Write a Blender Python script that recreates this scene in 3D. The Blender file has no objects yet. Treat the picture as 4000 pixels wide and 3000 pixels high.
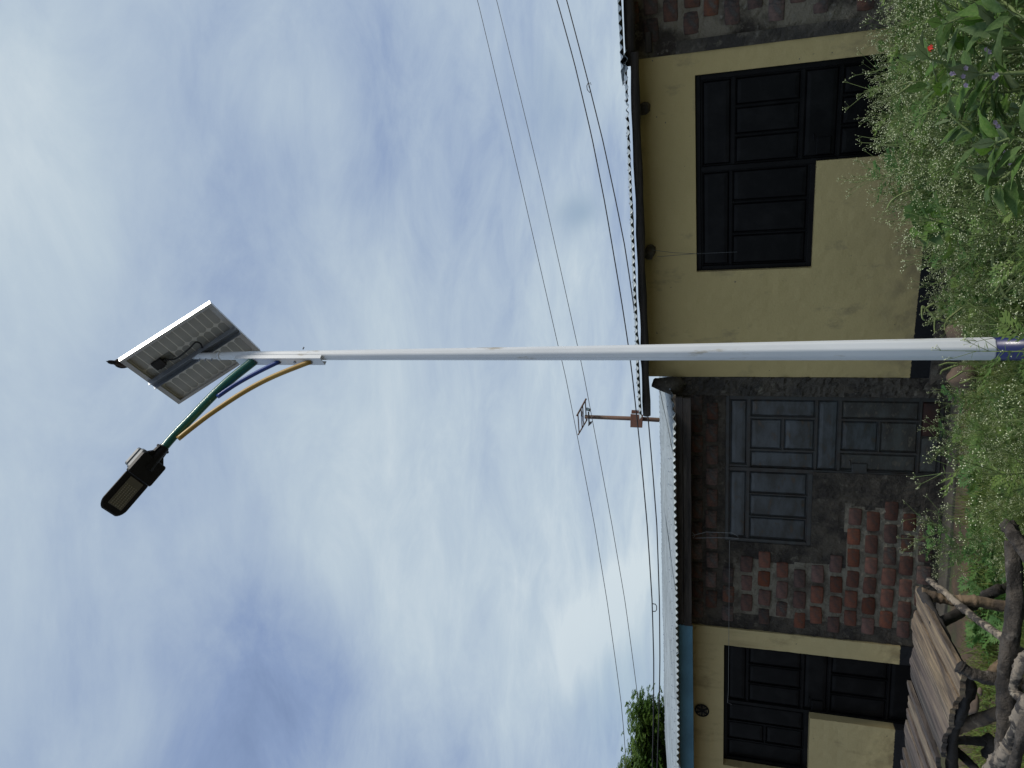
import bpy, math, random
import numpy as np
from mathutils import Vector, Matrix, noise as mn
random.seed(7); rng = np.random.default_rng(7)
C = bpy.context.scene.collection
sc = bpy.context.scene

# ------------------------------------------------------------------ camera
FPX = 2773.0
TH = math.radians(17.2); RO = math.radians(0.5)
CAM = np.array([0.0, 0.0, 2.04])
_R0 = np.array([1.0, 0, 0]); FW = np.array([0, math.cos(TH), math.sin(TH)]); _U0 = np.array([0, -math.sin(TH), math.cos(TH)])
RT = _R0 * math.cos(RO) + _U0 * math.sin(RO); UP = _U0 * math.cos(RO) - _R0 * math.sin(RO)
cam = bpy.data.cameras.new('camera'); camo = bpy.data.objects.new('camera', cam); C.objects.link(camo)
cam.sensor_width = 36; cam.lens = FPX / 4000 * 36; cam.clip_start = 0.05; cam.clip_end = 3000
# the phone was held upright but the picture file lies on its side: image right = world down
camo.matrix_world = Matrix(((-UP[0], RT[0], -FW[0], CAM[0]), (-UP[1], RT[1], -FW[1], CAM[1]), (-UP[2], RT[2], -FW[2], CAM[2]), (0, 0, 0, 1)))
sc.camera = camo

def ray(x, y): return RT * (1500 - y) + FW * FPX - UP * (x - 2000)
def atY(x, y, Y):
    d = ray(x, y); return CAM + d * (Y / d[1])
def atz(x, y, z):
    d = ray(x, y); return CAM + d * ((z - CAM[2]) / d[2])

# ------------------------------------------------------------------ sky and sun
SUN = np.array([0.62, -0.28, 0.73]); SUN /= np.linalg.norm(SUN)
w = bpy.data.worlds.new('World'); sc.world = w; w.use_nodes = True
nt = w.node_tree; nt.nodes.clear(); L = nt.links.new
def N(t, **k):
    n = nt.nodes.new(t)
    for a, b in k.items(): setattr(n, a, b)
    return n
def M(op, a, b=None, c=None):
    n = N('ShaderNodeMath', operation=op)
    for i, v in enumerate((a, b, c)):
        if v is None: continue
        if isinstance(v, (int, float)): n.inputs[i].default_value = v
        else: L(v, n.inputs[i])
    return n.outputs[0]
tc = N('ShaderNodeTexCoord'); D = tc.outputs['Generated']
sep = N('ShaderNodeSeparateXYZ'); L(D, sep.inputs[0])
den = M('ADD', M('MAXIMUM', sep.outputs[2], 0.0), 0.22)
px_, py_ = M('DIVIDE', sep.outputs[0], den), M('DIVIDE', sep.outputs[1], den)
cmb = N('ShaderNodeCombineXYZ'); L(px_, cmb.inputs[0]); L(py_, cmb.inputs[1]); cmb.inputs[2].default_value = 3.7
mp = N('ShaderNodeMapping'); L(cmb.outputs[0], mp.inputs[0]); mp.inputs['Scale'].default_value = (0.95, 1.45, 1.0); mp.inputs['Rotation'].default_value = (0, 0, math.radians(3))
def noise(scale, detail, rough, dist, vec, off=None):
    n = N('ShaderNodeTexNoise'); n.inputs['Scale'].default_value = scale; n.inputs['Detail'].default_value = detail
    n.inputs['Roughness'].default_value = rough; n.inputs['Distortion'].default_value = dist
    L(vec, n.inputs['Vector']); return n.outputs['Fac']
n1 = noise(1.0, 8, 0.5, 0.5, mp.outputs[0])
n2 = noise(3.4, 11, 0.66, 0.45, mp.outputs[0])
wn = N('ShaderNodeTexNoise'); wn.inputs['Scale'].default_value = 2.2; wn.inputs['Detail'].default_value = 3; L(D, wn.inputs['Vector'])
wv = N('ShaderNodeVectorMath', operation='MULTIPLY_ADD'); L(wn.outputs['Color'], wv.inputs[0]); wv.inputs[1].default_value = (.30,) * 3; wv.inputs[2].default_value = (-.15,) * 3
wa = N('ShaderNodeVectorMath', operation='ADD'); L(D, wa.inputs[0]); L(wv.outputs[0], wa.inputs[1])
wz = N('ShaderNodeVectorMath', operation='NORMALIZE'); L(wa.outputs[0], wz.inputs[0]); DW = wz.outputs[0]
def lobe(x, y, wid):                       # soft bank of cloud round a direction
    d = ray(x, y); d = d / np.linalg.norm(d)
    v = N('ShaderNodeVectorMath', operation='DOT_PRODUCT'); L(DW, v.inputs[0]); v.inputs[1].default_value = tuple(d)
    s = math.radians(wid)
    return M('EXPONENT', M('MULTIPLY', M('SUBTRACT', v.outputs['Value'], 1.0), 1.0 / (s * s) * 1.0))
val = M('ADD', M('MULTIPLY', n1, 1.0), M('MULTIPLY', n2, 0.8))
val = M('SUBTRACT', val, 0.32)
for x, y, wd, a in [
        (250, 250, 8, .34), (60, 900, 7, .20), (0, 1500, 6, .12), (100, 2100, 7, .02), (420, 1500, 7, -.05),
        (850, 350, 6, -.16), (1500, 400, 6.5, -.16), (1180, 350, 2.2, .16), (1350, 900, 6, -.06), (700, 1000, 5, -.05),
        (1700, 1700, 10, .22), (1850, 2300, 9, .26), (1550, 2250, 6, .08), (1250, 1950, 4, .10), (2050, 1250, 8, .12),
        (1050, 2950, 7, -.44), (1100, 2450, 5, -.22), (700, 2750, 7, -.10), (650, 2000, 8, -.06), (1500, 2980, 6, .05), (480, 2920, 3, .16),
        (2380, 100, 4, .25), (2420, 2500, 2.2, .42), (2480, 2380, 2.0, .3), (2300, 2200, 4, .05)]:
    val = M('ADD', val, M('MULTIPLY', lobe(x, y, wd), a))
val = M('ADD', M('MULTIPLY', val, 0.76), 0.125)
cr = N('ShaderNodeValToRGB'); L(val, cr.inputs[0]); el = cr.color_ramp.elements
el[0].position = 0.08; el[0].color = (0.165, 0.235, 0.40, 1)
el[1].position = 1.0; el[1].color = (0.65, 0.735, 0.785, 1)
for p, c in ((0.32, (0.255, 0.345, 0.54, 1)), (0.54, (0.385, 0.482, 0.625, 1)), (0.78, (0.51, 0.61, 0.70, 1))):
    e = el.new(p); e.color = c
sky = N('ShaderNodeTexSky', sky_type='NISHITA'); sky.sun_disc = False
sky.sun_elevation = math.asin(SUN[2]); sky.sun_rotation = math.atan2(SUN[0], SUN[1])
gap = M('ADD', M('MULTIPLY', lobe(2275, 880, 1.5), 0.55), M('MULTIPLY', lobe(2560, 2700, 3.0), 0.35))
gap = M('ADD', gap, M('MULTIPLY', lobe(2170, 300, 2.5), 0.25))
gap = M('MULTIPLY', gap, M('ADD', M('MULTIPLY', n2, 1.2), 0.35))
clampn = N('ShaderNodeClamp'); L(M('ADD', gap, 0.05), clampn.inputs[0])
# cloud colours scaled up evenly to offset the low background strength
sc10 = N('ShaderNodeMix', data_type='RGBA', blend_type='MULTIPLY'); sc10.inputs['Factor'].default_value = 1
L(cr.outputs[0], sc10.inputs[6]); sc10.inputs[7].default_value = (10, 10, 10, 1)
mix = N('ShaderNodeMix', data_type='RGBA'); L(clampn.outputs[0], mix.inputs['Factor']); L(sc10.outputs[2], mix.inputs[6]); L(sky.outputs[0], mix.inputs[7])
bg = N('ShaderNodeBackground'); bg.inputs['Strength'].default_value = 0.1; L(mix.outputs[2], bg.inputs[0])
wo = N('ShaderNodeOutputWorld'); L(bg.outputs[0], wo.inputs[0])
sl = bpy.data.lights.new('sun', 'SUN'); sl.energy = 2.9; sl.angle = math.radians(12); sl.color = (1.0, 0.94, 0.84)
so = bpy.data.objects.new('sun', sl); C.objects.link(so); so.rotation_euler = Vector(SUN).to_track_quat('Z', 'Y').to_euler(); so.location = (6, -3, 9)
sc.view_settings.view_transform = 'Standard'; sc.view_settings.look = 'None'; sc.view_settings.exposure = 0.0; sc.view_settings.gamma = 1.0
sc.view_settings.use_curve_mapping = False

# ------------------------------------------------------------------ materials
def mat(name, base, rough=0.7, c2=None, scale=6.0, detail=6, contrast=(0.35, 0.65), bump=0.0, bscale=40.0, bdist=0.01, metal=0.0,
        stretch=(1, 1, 1), transl=0.0, rnd=0.0, spec=0.5, c3=None, s3=2.0, k3=(0.55, 0.7), coord='Object', coat=0.0, rot=0.0):
    m = bpy.data.materials.new(name); m.use_nodes = True; t = m.node_tree; b = t.nodes['Principled BSDF']; l = t.links.new
    n_ = t.nodes.new
    b.inputs['Roughness'].default_value = rough; b.inputs['Metallic'].default_value = metal; b.inputs['Specular IOR Level'].default_value = spec
    b.inputs['Coat Weight'].default_value = coat
    co = n_('ShaderNodeTexCoord'); mp = n_('ShaderNodeMapping'); mp.inputs['Scale'].default_value = stretch; m0 = n_('ShaderNodeMapping'); m0.inputs['Rotation'].default_value = (0, 0, math.radians(rot)); l(co.outputs[coord], m0.inputs[0]); l(m0.outputs[0], mp.inputs[0])
    src = None
    rgb = n_('ShaderNodeRGB'); rgb.outputs[0].default_value = (*base, 1); src = rgb.outputs[0]
    def blend(colour, sc_, k, src, det):
        nz = n_('ShaderNodeTexNoise'); nz.inputs['Scale'].default_value = sc_; nz.inputs['Detail'].default_value = det; nz.inputs['Roughness'].default_value = 0.62
        l(mp.outputs[0], nz.inputs['Vector'])
        r = n_('ShaderNodeMapRange'); r.inputs[1].default_value = k[0]; r.inputs[2].default_value = k[1]; l(nz.outputs['Fac'], r.inputs[0])
        mx = n_('ShaderNodeMix'); mx.data_type = 'RGBA'; l(r.outputs[0], mx.inputs['Factor']); l(src, mx.inputs[6]); mx.inputs[7].default_value = (*colour, 1)
        return mx.outputs[2]
    if c2 is not None: src = blend(c2, scale, contrast, src, detail)
    if c3 is not None: src = blend(c3, s3, k3, src, 8)
    if rnd:
        oi = n_('ShaderNodeObjectInfo'); hs = n_('ShaderNodeHueSaturation')
        r = n_('ShaderNodeMapRange'); r.inputs[3].default_value = 1 - rnd; r.inputs[4].default_value = 1 + rnd; l(oi.outputs['Random'], r.inputs[0]); l(r.outputs[0], hs.inputs['Value'])
        h = n_('ShaderNodeMath'); h.operation = 'FRACT'; h2 = n_('ShaderNodeMath'); h2.operation = 'MULTIPLY'; h2.inputs[1].default_value = 7.31
        l(oi.outputs['Random'], h2.inputs[0]); l(h2.outputs[0], h.inputs[0])
        r2 = n_('ShaderNodeMapRange'); r2.inputs[3].default_value = 1 - rnd * 0.8; r2.inputs[4].default_value = 1 + rnd * 0.4; l(h.outputs[0], r2.inputs[0]); l(r2.outputs[0], hs.inputs['Saturation'])
        l(src, hs.inputs['Color']); src = hs.outputs[0]
    l(src, b.inputs['Base Color'])
    if bump:
        nz = n_('ShaderNodeTexNoise'); nz.inputs['Scale'].default_value = bscale; nz.inputs['Detail'].default_value = 8; nz.inputs['Roughness'].default_value = 0.65
        l(mp.outputs[0], nz.inputs['Vector']); bp = n_('ShaderNodeBump'); bp.inputs['Strength'].default_value = bump; bp.inputs['Distance'].default_value = bdist
        l(nz.outputs['Fac'], bp.inputs['Height']); l(bp.outputs[0], b.inputs['Normal'])
    if transl:
        tr = n_('ShaderNodeBsdfTranslucent'); l(src, tr.inputs[0]); ms = n_('ShaderNodeMixShader'); ms.inputs[0].default_value = transl
        l(b.outputs[0], ms.inputs[1]); l(tr.outputs[0], ms.inputs[2]); l(ms.outputs[0], t.nodes['Material Output'].inputs[0])
    return m

def wall_paint(name, base, dirt, plinth, pz, edge=0.006, streak=0.0, relief=0.5, band=None):
    """painted plaster; UV holds metres along and up the wall"""
    m = bpy.data.materials.new(name); m.use_nodes = True; t = m.node_tree; b = t.nodes['Principled BSDF']; l = t.links.new; n_ = t.nodes.new
    b.inputs['Roughness'].default_value = 0.75; b.inputs['Specular IOR Level'].default_value = 0.3
    uv = n_('ShaderNodeUVMap'); sp = n_('ShaderNodeSeparateXYZ'); l(uv.outputs[0], sp.inputs[0])
    def nz(scale, det=6, st=(1, 1, 1), ro=0.6):
        mp = n_('ShaderNodeMapping'); mp.inputs['Scale'].default_value = st; l(uv.outputs[0], mp.inputs[0])
        q = n_('ShaderNodeTexNoise'); q.inputs['Scale'].default_value = scale; q.inputs['Detail'].default_value = det; q.inputs['Roughness'].default_value = ro; l(mp.outputs[0], q.inputs['Vector']); return q.outputs['Fac']
    def rg(v, a, c, lo=0.0, hi=1.0):
        r = n_('ShaderNodeMapRange'); r.inputs[1].default_value = a; r.inputs[2].default_value = c; r.inputs[3].default_value = lo; r.inputs[4].default_value = hi; l(v, r.inputs[0]); return r.outputs[0]
    def mth(op, a, c):
        q = n_('ShaderNodeMath'); q.operation = op
        for i, v in enumerate((a, c)):
            if isinstance(v, (int, float)): q.inputs[i].default_value = v
            else: l(v, q.inputs[i])
        return q.outputs[0]
    def mixc(f, a, c):
        q = n_('ShaderNodeMix'); q.data_type = 'RGBA'; l(f, q.inputs['Factor'])
        for i, v in ((6, a), (7, c)):
            if isinstance(v, tuple): q.inputs[i].default_value = (*v, 1)
            else: l(v, q.inputs[i])
        return q.outputs[2]
    col = mixc(rg(nz(1.6), .38, .68, 0, .35), base, tuple(c * 0.80 for c in base))
    col = mixc(rg(nz(3.0, 9, (1, .5, 1), .7), .56, .72, 0, .8), col, dirt)
    # splashed dirt low on the wall
    low = mth('MULTIPLY', rg(sp.outputs[1], pz + .45, pz, 0, 1), rg(nz(5, 8), .42, .66, 0, .8)); col = mixc(low, col, dirt)
    if streak: col = mixc(mth('MULTIPLY', rg(nz(7, 7, (1, .12, 1)), .55, .75, 0, streak), rg(sp.outputs[1], .8, 1.8)), col, dirt)
    # chips
    col = mixc(rg(nz(19, 3), .715, .725), col, (0.10, 0.095, 0.085))
    e = mth('ADD', sp.outputs[1], mth('MULTIPLY', mth('SUBTRACT', nz(30, 6), 0.5), edge * 6))
    col = mixc(rg(e, pz + .004, pz), col, plinth)
    l(col, b.inputs['Base Color'])
    h = mth('ADD', mth('MULTIPLY', nz(7, 8), 1.0), mth('MULTIPLY', nz(60, 6), 0.25))
    bp = n_('ShaderNodeBump'); bp.inputs['Strength'].default_value = relief; bp.inputs['Distance'].default_value = 0.02; l(h, bp.inputs['Height']); l(bp.outputs[0], b.inputs['Normal'])
    return m

MT = {}
MT['yellow'] = wall_paint('yellow_paint', (0.56, 0.435, 0.20), (0.23, 0.18, 0.11), (0.012, 0.012, 0.014), 0.365)
MT['cream'] = wall_paint('cream_paint', (0.56, 0.445, 0.225), (0.27, 0.20, 0.10), (0.012, 0.012, 0.014), 0.30, streak=.5)
MT['cement'] = mat('cement', (0.105, 0.088, 0.068), .9, (0.05, 0.043, 0.036), 4, 9, (.4, .6), .9, 28, .03, c3=(0.17, 0.15, 0.115), s3=9, k3=(.56, .68))
MT['mortar'] = mat('mortar', (0.24, 0.205, 0.150), .92, (0.048, 0.037, 0.028), 1.7, 9, (.44, .56), 1.0, 34, .03, c3=(0.24, 0.215, 0.175), s3=14, k3=(.56, .7))
MT['render_dark'] = mat('dark_render', (0.098, 0.080, 0.060), .92, (0.040, 0.032, 0.026), 5, 9, (.42, .60), 1.0, 30, .04, c3=(0.16, 0.14, 0.105), s3=11, k3=(.58, .70))
MT['joint'] = mat('mortar_joint', (0.25, 0.22, 0.165), .92, (0.10, 0.08, 0.06), 3.5, 9, (.45, .62), 1.0, 36, .04)
MT['brick'] = mat('brick', (0.165, 0.060, 0.035), .88, (0.085, 0.040, 0.028), 16, 8, (.38, .64), .8, 60, .008, rnd=.42, c3=(0.075, 0.062, 0.052), s3=9, k3=(.56, .7))
MT['brick_dark'] = mat('brick_dark', (0.15, 0.066, 0.042), .9, (0.05, 0.036, 0.03), 14, 8, (.36, .6), .8, 60, .008, rnd=.4, c3=(0.10, 0.09, 0.08), s3=9, k3=(.52, .66))
MT['black_door'] = mat('black_gloss_paint', (0.0040, 0.0038, 0.0043), .38, (0.011, 0.0105, 0.011), 5, 8, (.45, .7), .15, 30, .004, spec=.14)
MT['grey_door'] = mat('blue_grey_paint', (0.072, 0.079, 0.085), .28, (0.036, 0.036, 0.033), 3.5, 10, (.42, .62), .25, 30, .004, stretch=(1, 1, 2.2), c3=(0.075, 0.052, 0.036), s3=7, k3=(.58, .68), rnd=.12)
MT['grey_low'] = mat('worn_grey_paint', (0.072, 0.073, 0.064), .5, (0.038, 0.032, 0.026), 5, 10, (.40, .60), .3, 30, .004, stretch=(1, 1, 2.2), c3=(0.11, 0.095, 0.07), s3=10, k3=(.54, .66), rnd=.1)
MT['rust'] = mat('rusty_paint', (0.055, 0.018, 0.011), .7, (0.03, 0.016, 0.012), 8, 8, (.4, .6), .3, 30, .004)
MT['door_rail'] = mat('door_rail', (0.046, 0.047, 0.044), .5, (0.04, 0.03, 0.024), 9, 8, (.42, .62), .3, 40, .004)
MT['tin'] = mat('corrugated_iron', (0.32, 0.36, 0.38), .45, (0.23, 0.26, 0.27), 3, 6, (.4, .65), .1, 12, .004, metal=.35, rnd=.10, c3=(0.16, 0.12, 0.09), s3=6, k3=(.66, .74))
MT['wood_dark'] = mat('dark_timber', (0.060, 0.048, 0.040), .85, (0.022, 0.018, 0.016), 6, 8, (.4, .62), .7, 26, .01, stretch=(.5, .5, 6), c3=(0.12, 0.10, 0.085), s3=3, k3=(.58, .72))
MT['blue_board'] = mat('blue_board', (0.10, 0.235, 0.32), .7, (0.07, 0.165, 0.225), 3, 8, (.4, .65), .3, 30, .005)
MT['pole_white'] = mat('white_pole_paint', (0.70, 0.73, 0.76), .38, (0.62, 0.65, 0.68), 5, 9, (.45, .65), .12, 30, .003, stretch=(1, 1, .25), c3=(0.40, 0.36, 0.28), s3=11, k3=(.60, .68), coat=.2)
MT['pole_blue'] = mat('navy_pole_paint', (0.006, 0.011, 0.095), .35, (0.004, 0.008, 0.07), 8, 6, bump=.15, bscale=30, bdist=.003, coat=.1)
MT['green_arm'] = mat('green_paint', (0.016, 0.15, 0.115), .3, (0.012, 0.105, 0.08), 9, 8, bump=.2, bscale=25, bdist=.003, c3=(0.35, 0.45, 0.42), s3=24, k3=(.70, .72), coat=.25)
MT['blue_arm'] = mat('blue_paint', (0.02, 0.065, 0.30), .35, (0.015, 0.045, 0.22), 9, 8, c3=(0.25, 0.3, 0.4), s3=24, k3=(.71, .73))
MT['yellow_arm'] = mat('ochre_paint', (0.47, 0.30, 0.07), .4, (0.38, 0.23, 0.05), 9, 8, c3=(0.25, 0.2, 0.12), s3=24, k3=(.70, .73))
MT['alu'] = mat('aluminium', (0.66, 0.67, 0.69), .35, (0.55, 0.56, 0.58), 6, 5, metal=.55)
MT['galv'] = mat('galvanised_steel', (0.33, 0.36, 0.41), .45, (0.25, 0.28, 0.33), 10, 5, metal=.5)
MT['backsheet'] = mat('backsheet', (0.82, 0.79, 0.74), .6)
MT['cell'] = mat('cell_back', (0.46, 0.45, 0.425), .45, (0.41, 0.40, 0.375), 5, 4)
MT['cell_top'] = mat('cell_top', (0.01, 0.015, 0.05), .15)
MT['blackplastic'] = mat('black_plastic', (0.012, 0.012, 0.014), .4)
MT['lamp_black'] = mat('black_cast_metal', (0.010, 0.010, 0.012), .5, (0.014, 0.014, 0.016), 20, 4, spec=.25)
MT['lid_grey'] = mat('grey_lid', (0.15, 0.17, 0.19), .5)
MT['lens'] = mat('lamp_lens', (0.17, 0.16, 0.13), .35)
MT['led'] = mat('led', (0.34, 0.32, 0.24), .35)
MT['label'] = mat('sticker', (0.22, 0.22, 0.20), .6, (0.14, 0.14, 0.13), 60, 3)
MT['feather'] = mat('brown_plumage', (0.085, 0.062, 0.045), .9, (0.05, 0.036, 0.028), 60, 4)
MT['feather_dark'] = mat('black_plumage', (0.012, 0.010, 0.012), .8)
MT['wire'] = mat('black_wire', (0.02, 0.02, 0.022), .6)
MT['wire_grey'] = mat('grey_wire', (0.11, 0.115, 0.12), .5)
MT['string'] = mat('grey_string', (0.25, 0.25, 0.25), .8)
MT['bark'] = mat('weathered_pole_wood', (0.075, 0.062, 0.050), .85, (0.022, 0.018, 0.015), 9, 9, (.42, .58), 1.0, 34, .03, stretch=(1, 1, 1), c3=(0.20, 0.175, 0.15), s3=12, k3=(.56, .70))
MT['bark_light'] = mat('pale_barked_branch', (0.21, 0.175, 0.135), .85, (0.035, 0.03, 0.027), 17, 7, (.46, .54), .9, 40, .01, c3=(0.34, 0.29, 0.22), s3=30, k3=(.55, .7))
MT['bark_shaded'] = mat('shaded_pole_wood', (0.030, 0.025, 0.022), .8, (0.015, 0.013, 0.012), 9, 8, (.4, .6), .8, 30, .012)  # shade beneath the table boards put into the colour of these poles
MT['log_tan'] = mat('stripped_log', (0.19, 0.135, 0.085), .85, (0.05, 0.038, 0.030), 7, 9, (.42, .60), .8, 30, .012, c3=(0.30, 0.23, 0.15), s3=14, k3=(.58, .7))
def plank_mat(name, a, b_, c_):
    return mat(name, a, .8, b_, 7, 10, (.42, .60), 1.0, 16, .014, stretch=(7, .42, 3), c3=c_, s3=2.6, k3=(.52, .66), rnd=.3, rot=12.5)
MT['plank_tan'] = plank_mat('weathered_tan_board', (0.175, 0.130, 0.086), (0.055, 0.041, 0.031), (0.29, 0.222, 0.135))
MT['plank_grey'] = plank_mat('weathered_grey_board', (0.090, 0.070, 0.060), (0.040, 0.031, 0.027), (0.15, 0.118, 0.088))
MT['soil'] = mat('soil', (0.115, 0.078, 0.052), .95, (0.06, 0.045, 0.033), 2.5, 9, (.4, .62), .9, 22, .03, c3=(0.05, 0.065, 0.03), s3=1.4, k3=(.48, .62), coord='Object')
MT['apron'] = mat('concrete_apron', (0.10, 0.09, 0.072), .9, (0.06, 0.055, 0.045), 4, 8, (.4, .62), .7, 25, .02)
MT['stone'] = mat('brown_stone', (0.12, 0.083, 0.058), .8, (0.07, 0.05, 0.038), 7, 6, (.4, .62), .6, 20, .01)
MT['pebble'] = mat('pebble', (0.17, 0.115, 0.08), .85, (0.10, 0.07, 0.052), 12, 5, rnd=.5)
MT['stem'] = mat('weed_stem', (0.15, 0.20, 0.060), .7, (0.11, 0.16, 0.05), 8, 3, transl=.15)
MT['leaf'] = mat('weed_leaf', (0.075, 0.155, 0.034), .6, (0.165, 0.24, 0.06), 5, 5, (.38, .62), transl=.35, spec=.3)
MT['leaf_blue'] = mat('weed_leaf_cool', (0.055, 0.15, 0.040), .6, (0.12, 0.22, 0.06), 5, 5, (.38, .62), transl=.35, spec=.3)
MT['floret'] = mat('white_floret', (0.42, 0.49, 0.23), .8, (0.66, 0.69, 0.46), 60, 2, (.45, .55))
MT['grass'] = mat('grass_blade', (0.12, 0.18, 0.035), .6, (0.19, 0.22, 0.06), 4, 5, (.4, .65), transl=.35, spec=.3, c3=(0.20, 0.17, 0.09), s3=9, k3=(.64, .72))
MT['broad'] = mat('broad_leaf', (0.070, 0.150, 0.026), .5, (0.115, 0.20, 0.045), 14, 7, (.38, .62), .5, 70, .004, transl=.38, rnd=.22, spec=.35)
MT['broad_pale'] = mat('broad_leaf_underside', (0.17, 0.23, 0.11), .7, (0.13, 0.19, 0.085), 18, 6, (.38, .62), .5, 70, .004, transl=.25, rnd=.15, spec=.25)
MT['lilac'] = mat('lilac_petal', (0.46, 0.38, 0.52), .7, transl=.3)
MT['spike'] = mat('seed_spike', (0.20, 0.235, 0.085), .8, (0.13, 0.18, 0.06), 70, 3, transl=.15)
MT['red'] = mat('red_petal', (0.62, 0.035, 0.018), .5, transl=.2)
MT['navy'] = mat('dark_blue_scrap', (0.02, 0.05, 0.16), .5)
MT['tree_leaf'] = mat('tree_leaf', (0.052, 0.110, 0.018), .55, (0.11, 0.175, 0.032), 1.1, 5, (.38, .62), transl=.4, spec=.3)
MT['tree_bark'] = mat('tree_bark', (0.08, 0.06, 0.045), .9, (0.04, 0.03, 0.025), 8, 6, bump=.6)
MT['rusty_steel'] = mat('rusty_steel', (0.13, 0.070, 0.045), .75, (0.08, 0.05, 0.035), 4, 8, (.4, .6), .3, 20, .01, stretch=(1, 1, .4), c3=(0.16, 0.13, 0.08), s3=6, k3=(.55, .7))
MT['brown_box'] = mat('brown_box_paint', (0.15, 0.065, 0.040), .7, (0.11, 0.048, 0.032), 5, 6, bump=.3)
MT['glass_lamp'] = mat('floodlight_glass', (0.30, 0.38, 0.36), .2)

# ------------------------------------------------------------------ helpers
class MB:
    def __init__(s): s.v = []; s.f = []; s.m = []; s.uv = None
    def add(s, vs, fs, mi=0):
        o = len(s.v); s.v += [tuple(float(c) for c in p) for p in vs]; s.f += [tuple(i + o for i in q) for q in fs]; s.m += [mi] * len(fs)
    def box(s, c, a, b, d, mi=0):
        c, a, b, d = (np.array(q, float) for q in (c, a, b, d))
        vs = [c + i * a + j * b + k * d for k in (-1, 1) for j in (-1, 1) for i in (-1, 1)]
        fs = [(0, 2, 3, 1), (4, 5, 7, 6), (0, 1, 5, 4), (2, 6, 7, 3), (0, 4, 6, 2), (1, 3, 7, 5)]
        if np.dot(np.cross(a, b), d) < 0: fs = [q[::-1] for q in fs]
        s.add(vs, fs, mi)
    def tube(s, pts, rad, seg=8, mi=0, caps=True, wob=0.0, seed=0, flat=None):
        pts = [np.array(p, float) for p in pts]; n = len(pts)
        if not hasattr(rad, '__len__'): rad = [rad] * n
        up = np.array([0, 0, 1.0]); vs = []
        pu = None
        for i, p in enumerate(pts):
            t = pts[min(i + 1, n - 1)] - pts[max(i - 1, 0)]; t = t / (np.linalg.norm(t) + 1e-9)
            if pu is None:
                r = up if abs(t[2]) < .9 else np.array([1.0, 0, 0]); u = np.cross(t, r)
            else: u = pu - t * np.dot(pu, t)
            u /= np.linalg.norm(u) + 1e-9; pu = u; v = np.cross(t, u)
            for k in range(seg):
                a = 2 * math.pi * k / seg; rr = rad[i]
                if wob: rr *= 1 + wob * mn.noise(Vector((p[0] * 9 + math.cos(a) * 1.3, p[1] * 9 + math.sin(a) * 1.3, p[2] * 9 + seed * 3.1))) + wob * .45 * mn.noise(Vector((p[0] * 34 + math.cos(a) * 3, p[1] * 34 + math.sin(a) * 3, p[2] * 34 + seed)))
                vs.append(p + rr * (math.cos(a) * u + math.sin(a) * v * (flat or 1)))
        fs = [(i * seg + k, i * seg + (k + 1) % seg, (i + 1) * seg + (k + 1) % seg, (i + 1) * seg + k) for i in range(n - 1) for k in range(seg)]
        if caps: fs += [tuple(range(seg))[::-1], tuple((n - 1) * seg + k for k in range(seg))]
        s.add(vs, fs, mi)
    def mesh(s, name, mats, off=(0, 0, 0), smooth=False):
        me = bpy.data.meshes.new(name); o = np.array(off, float)
        me.from_pydata([tuple(np.array(p) - o) for p in s.v], [], s.f)
        for m_ in mats: me.materials.append(MT[m_] if isinstance(m_, str) else m_)
        if len(mats) > 1: me.polygons.foreach_set('material_index', s.m)
        if smooth: me.polygons.foreach_set('use_smooth', [True] * len(me.polygons))
        if s.uv is not None:
            u = me.uv_layers.new(name='UVMap'); arr = np.array([s.uv[i] for q in s.f for i in q], float).ravel(); u.data.foreach_set('uv', arr)
        me.update(); return me
    def build(s, name, mats, parent=None, smooth=False, kind=None, label=None, bevel=0, sol=0):
        if not isinstance(mats, (list, tuple)): mats = [mats]
        off = wloc(parent) if parent else (0, 0, 0)
        o = bpy.data.objects.new(name, s.mesh(name, mats, off, smooth)); C.objects.link(o); o.parent = parent
        if kind: o['kind'] = kind
        if label: o['label'] = label
        if bevel:
            b = o.modifiers.new('bevel', 'BEVEL'); b.width = bevel; b.segments = 2; b.limit_method = 'ANGLE'
        if sol:
            b = o.modifiers.new('solid', 'SOLIDIFY'); b.thickness = sol
        return o
def wloc(o):
    p = np.zeros(3)
    while o is not None: p += np.array(o.location); o = o.parent
    return p
def thing(name, label, cat, loc=(0, 0, 0), group=None):
    o = bpy.data.objects.new(name, None); C.objects.link(o); o.location = tuple(float(c) for c in loc); o.empty_display_size = .1
    o['label'] = label; o['category'] = cat
    if group: o['group'] = group
    return o
def link_mesh(name, me, loc, rot=None, parent=None, scale=None):
    o = bpy.data.objects.new(name, me); C.objects.link(o); o.parent = parent
    off = wloc(parent) if parent else np.zeros(3); o.location = tuple(np.array(loc, float) - off)
    if rot is not None: o.rotation_euler = rot
    if scale is not None: o.scale = scale if hasattr(scale, '__len__') else (scale,) * 3
    return o
def nz3(x, y, z): return mn.fractal(Vector((x, y, z)), 1.0, 2.0, 4)

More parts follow.
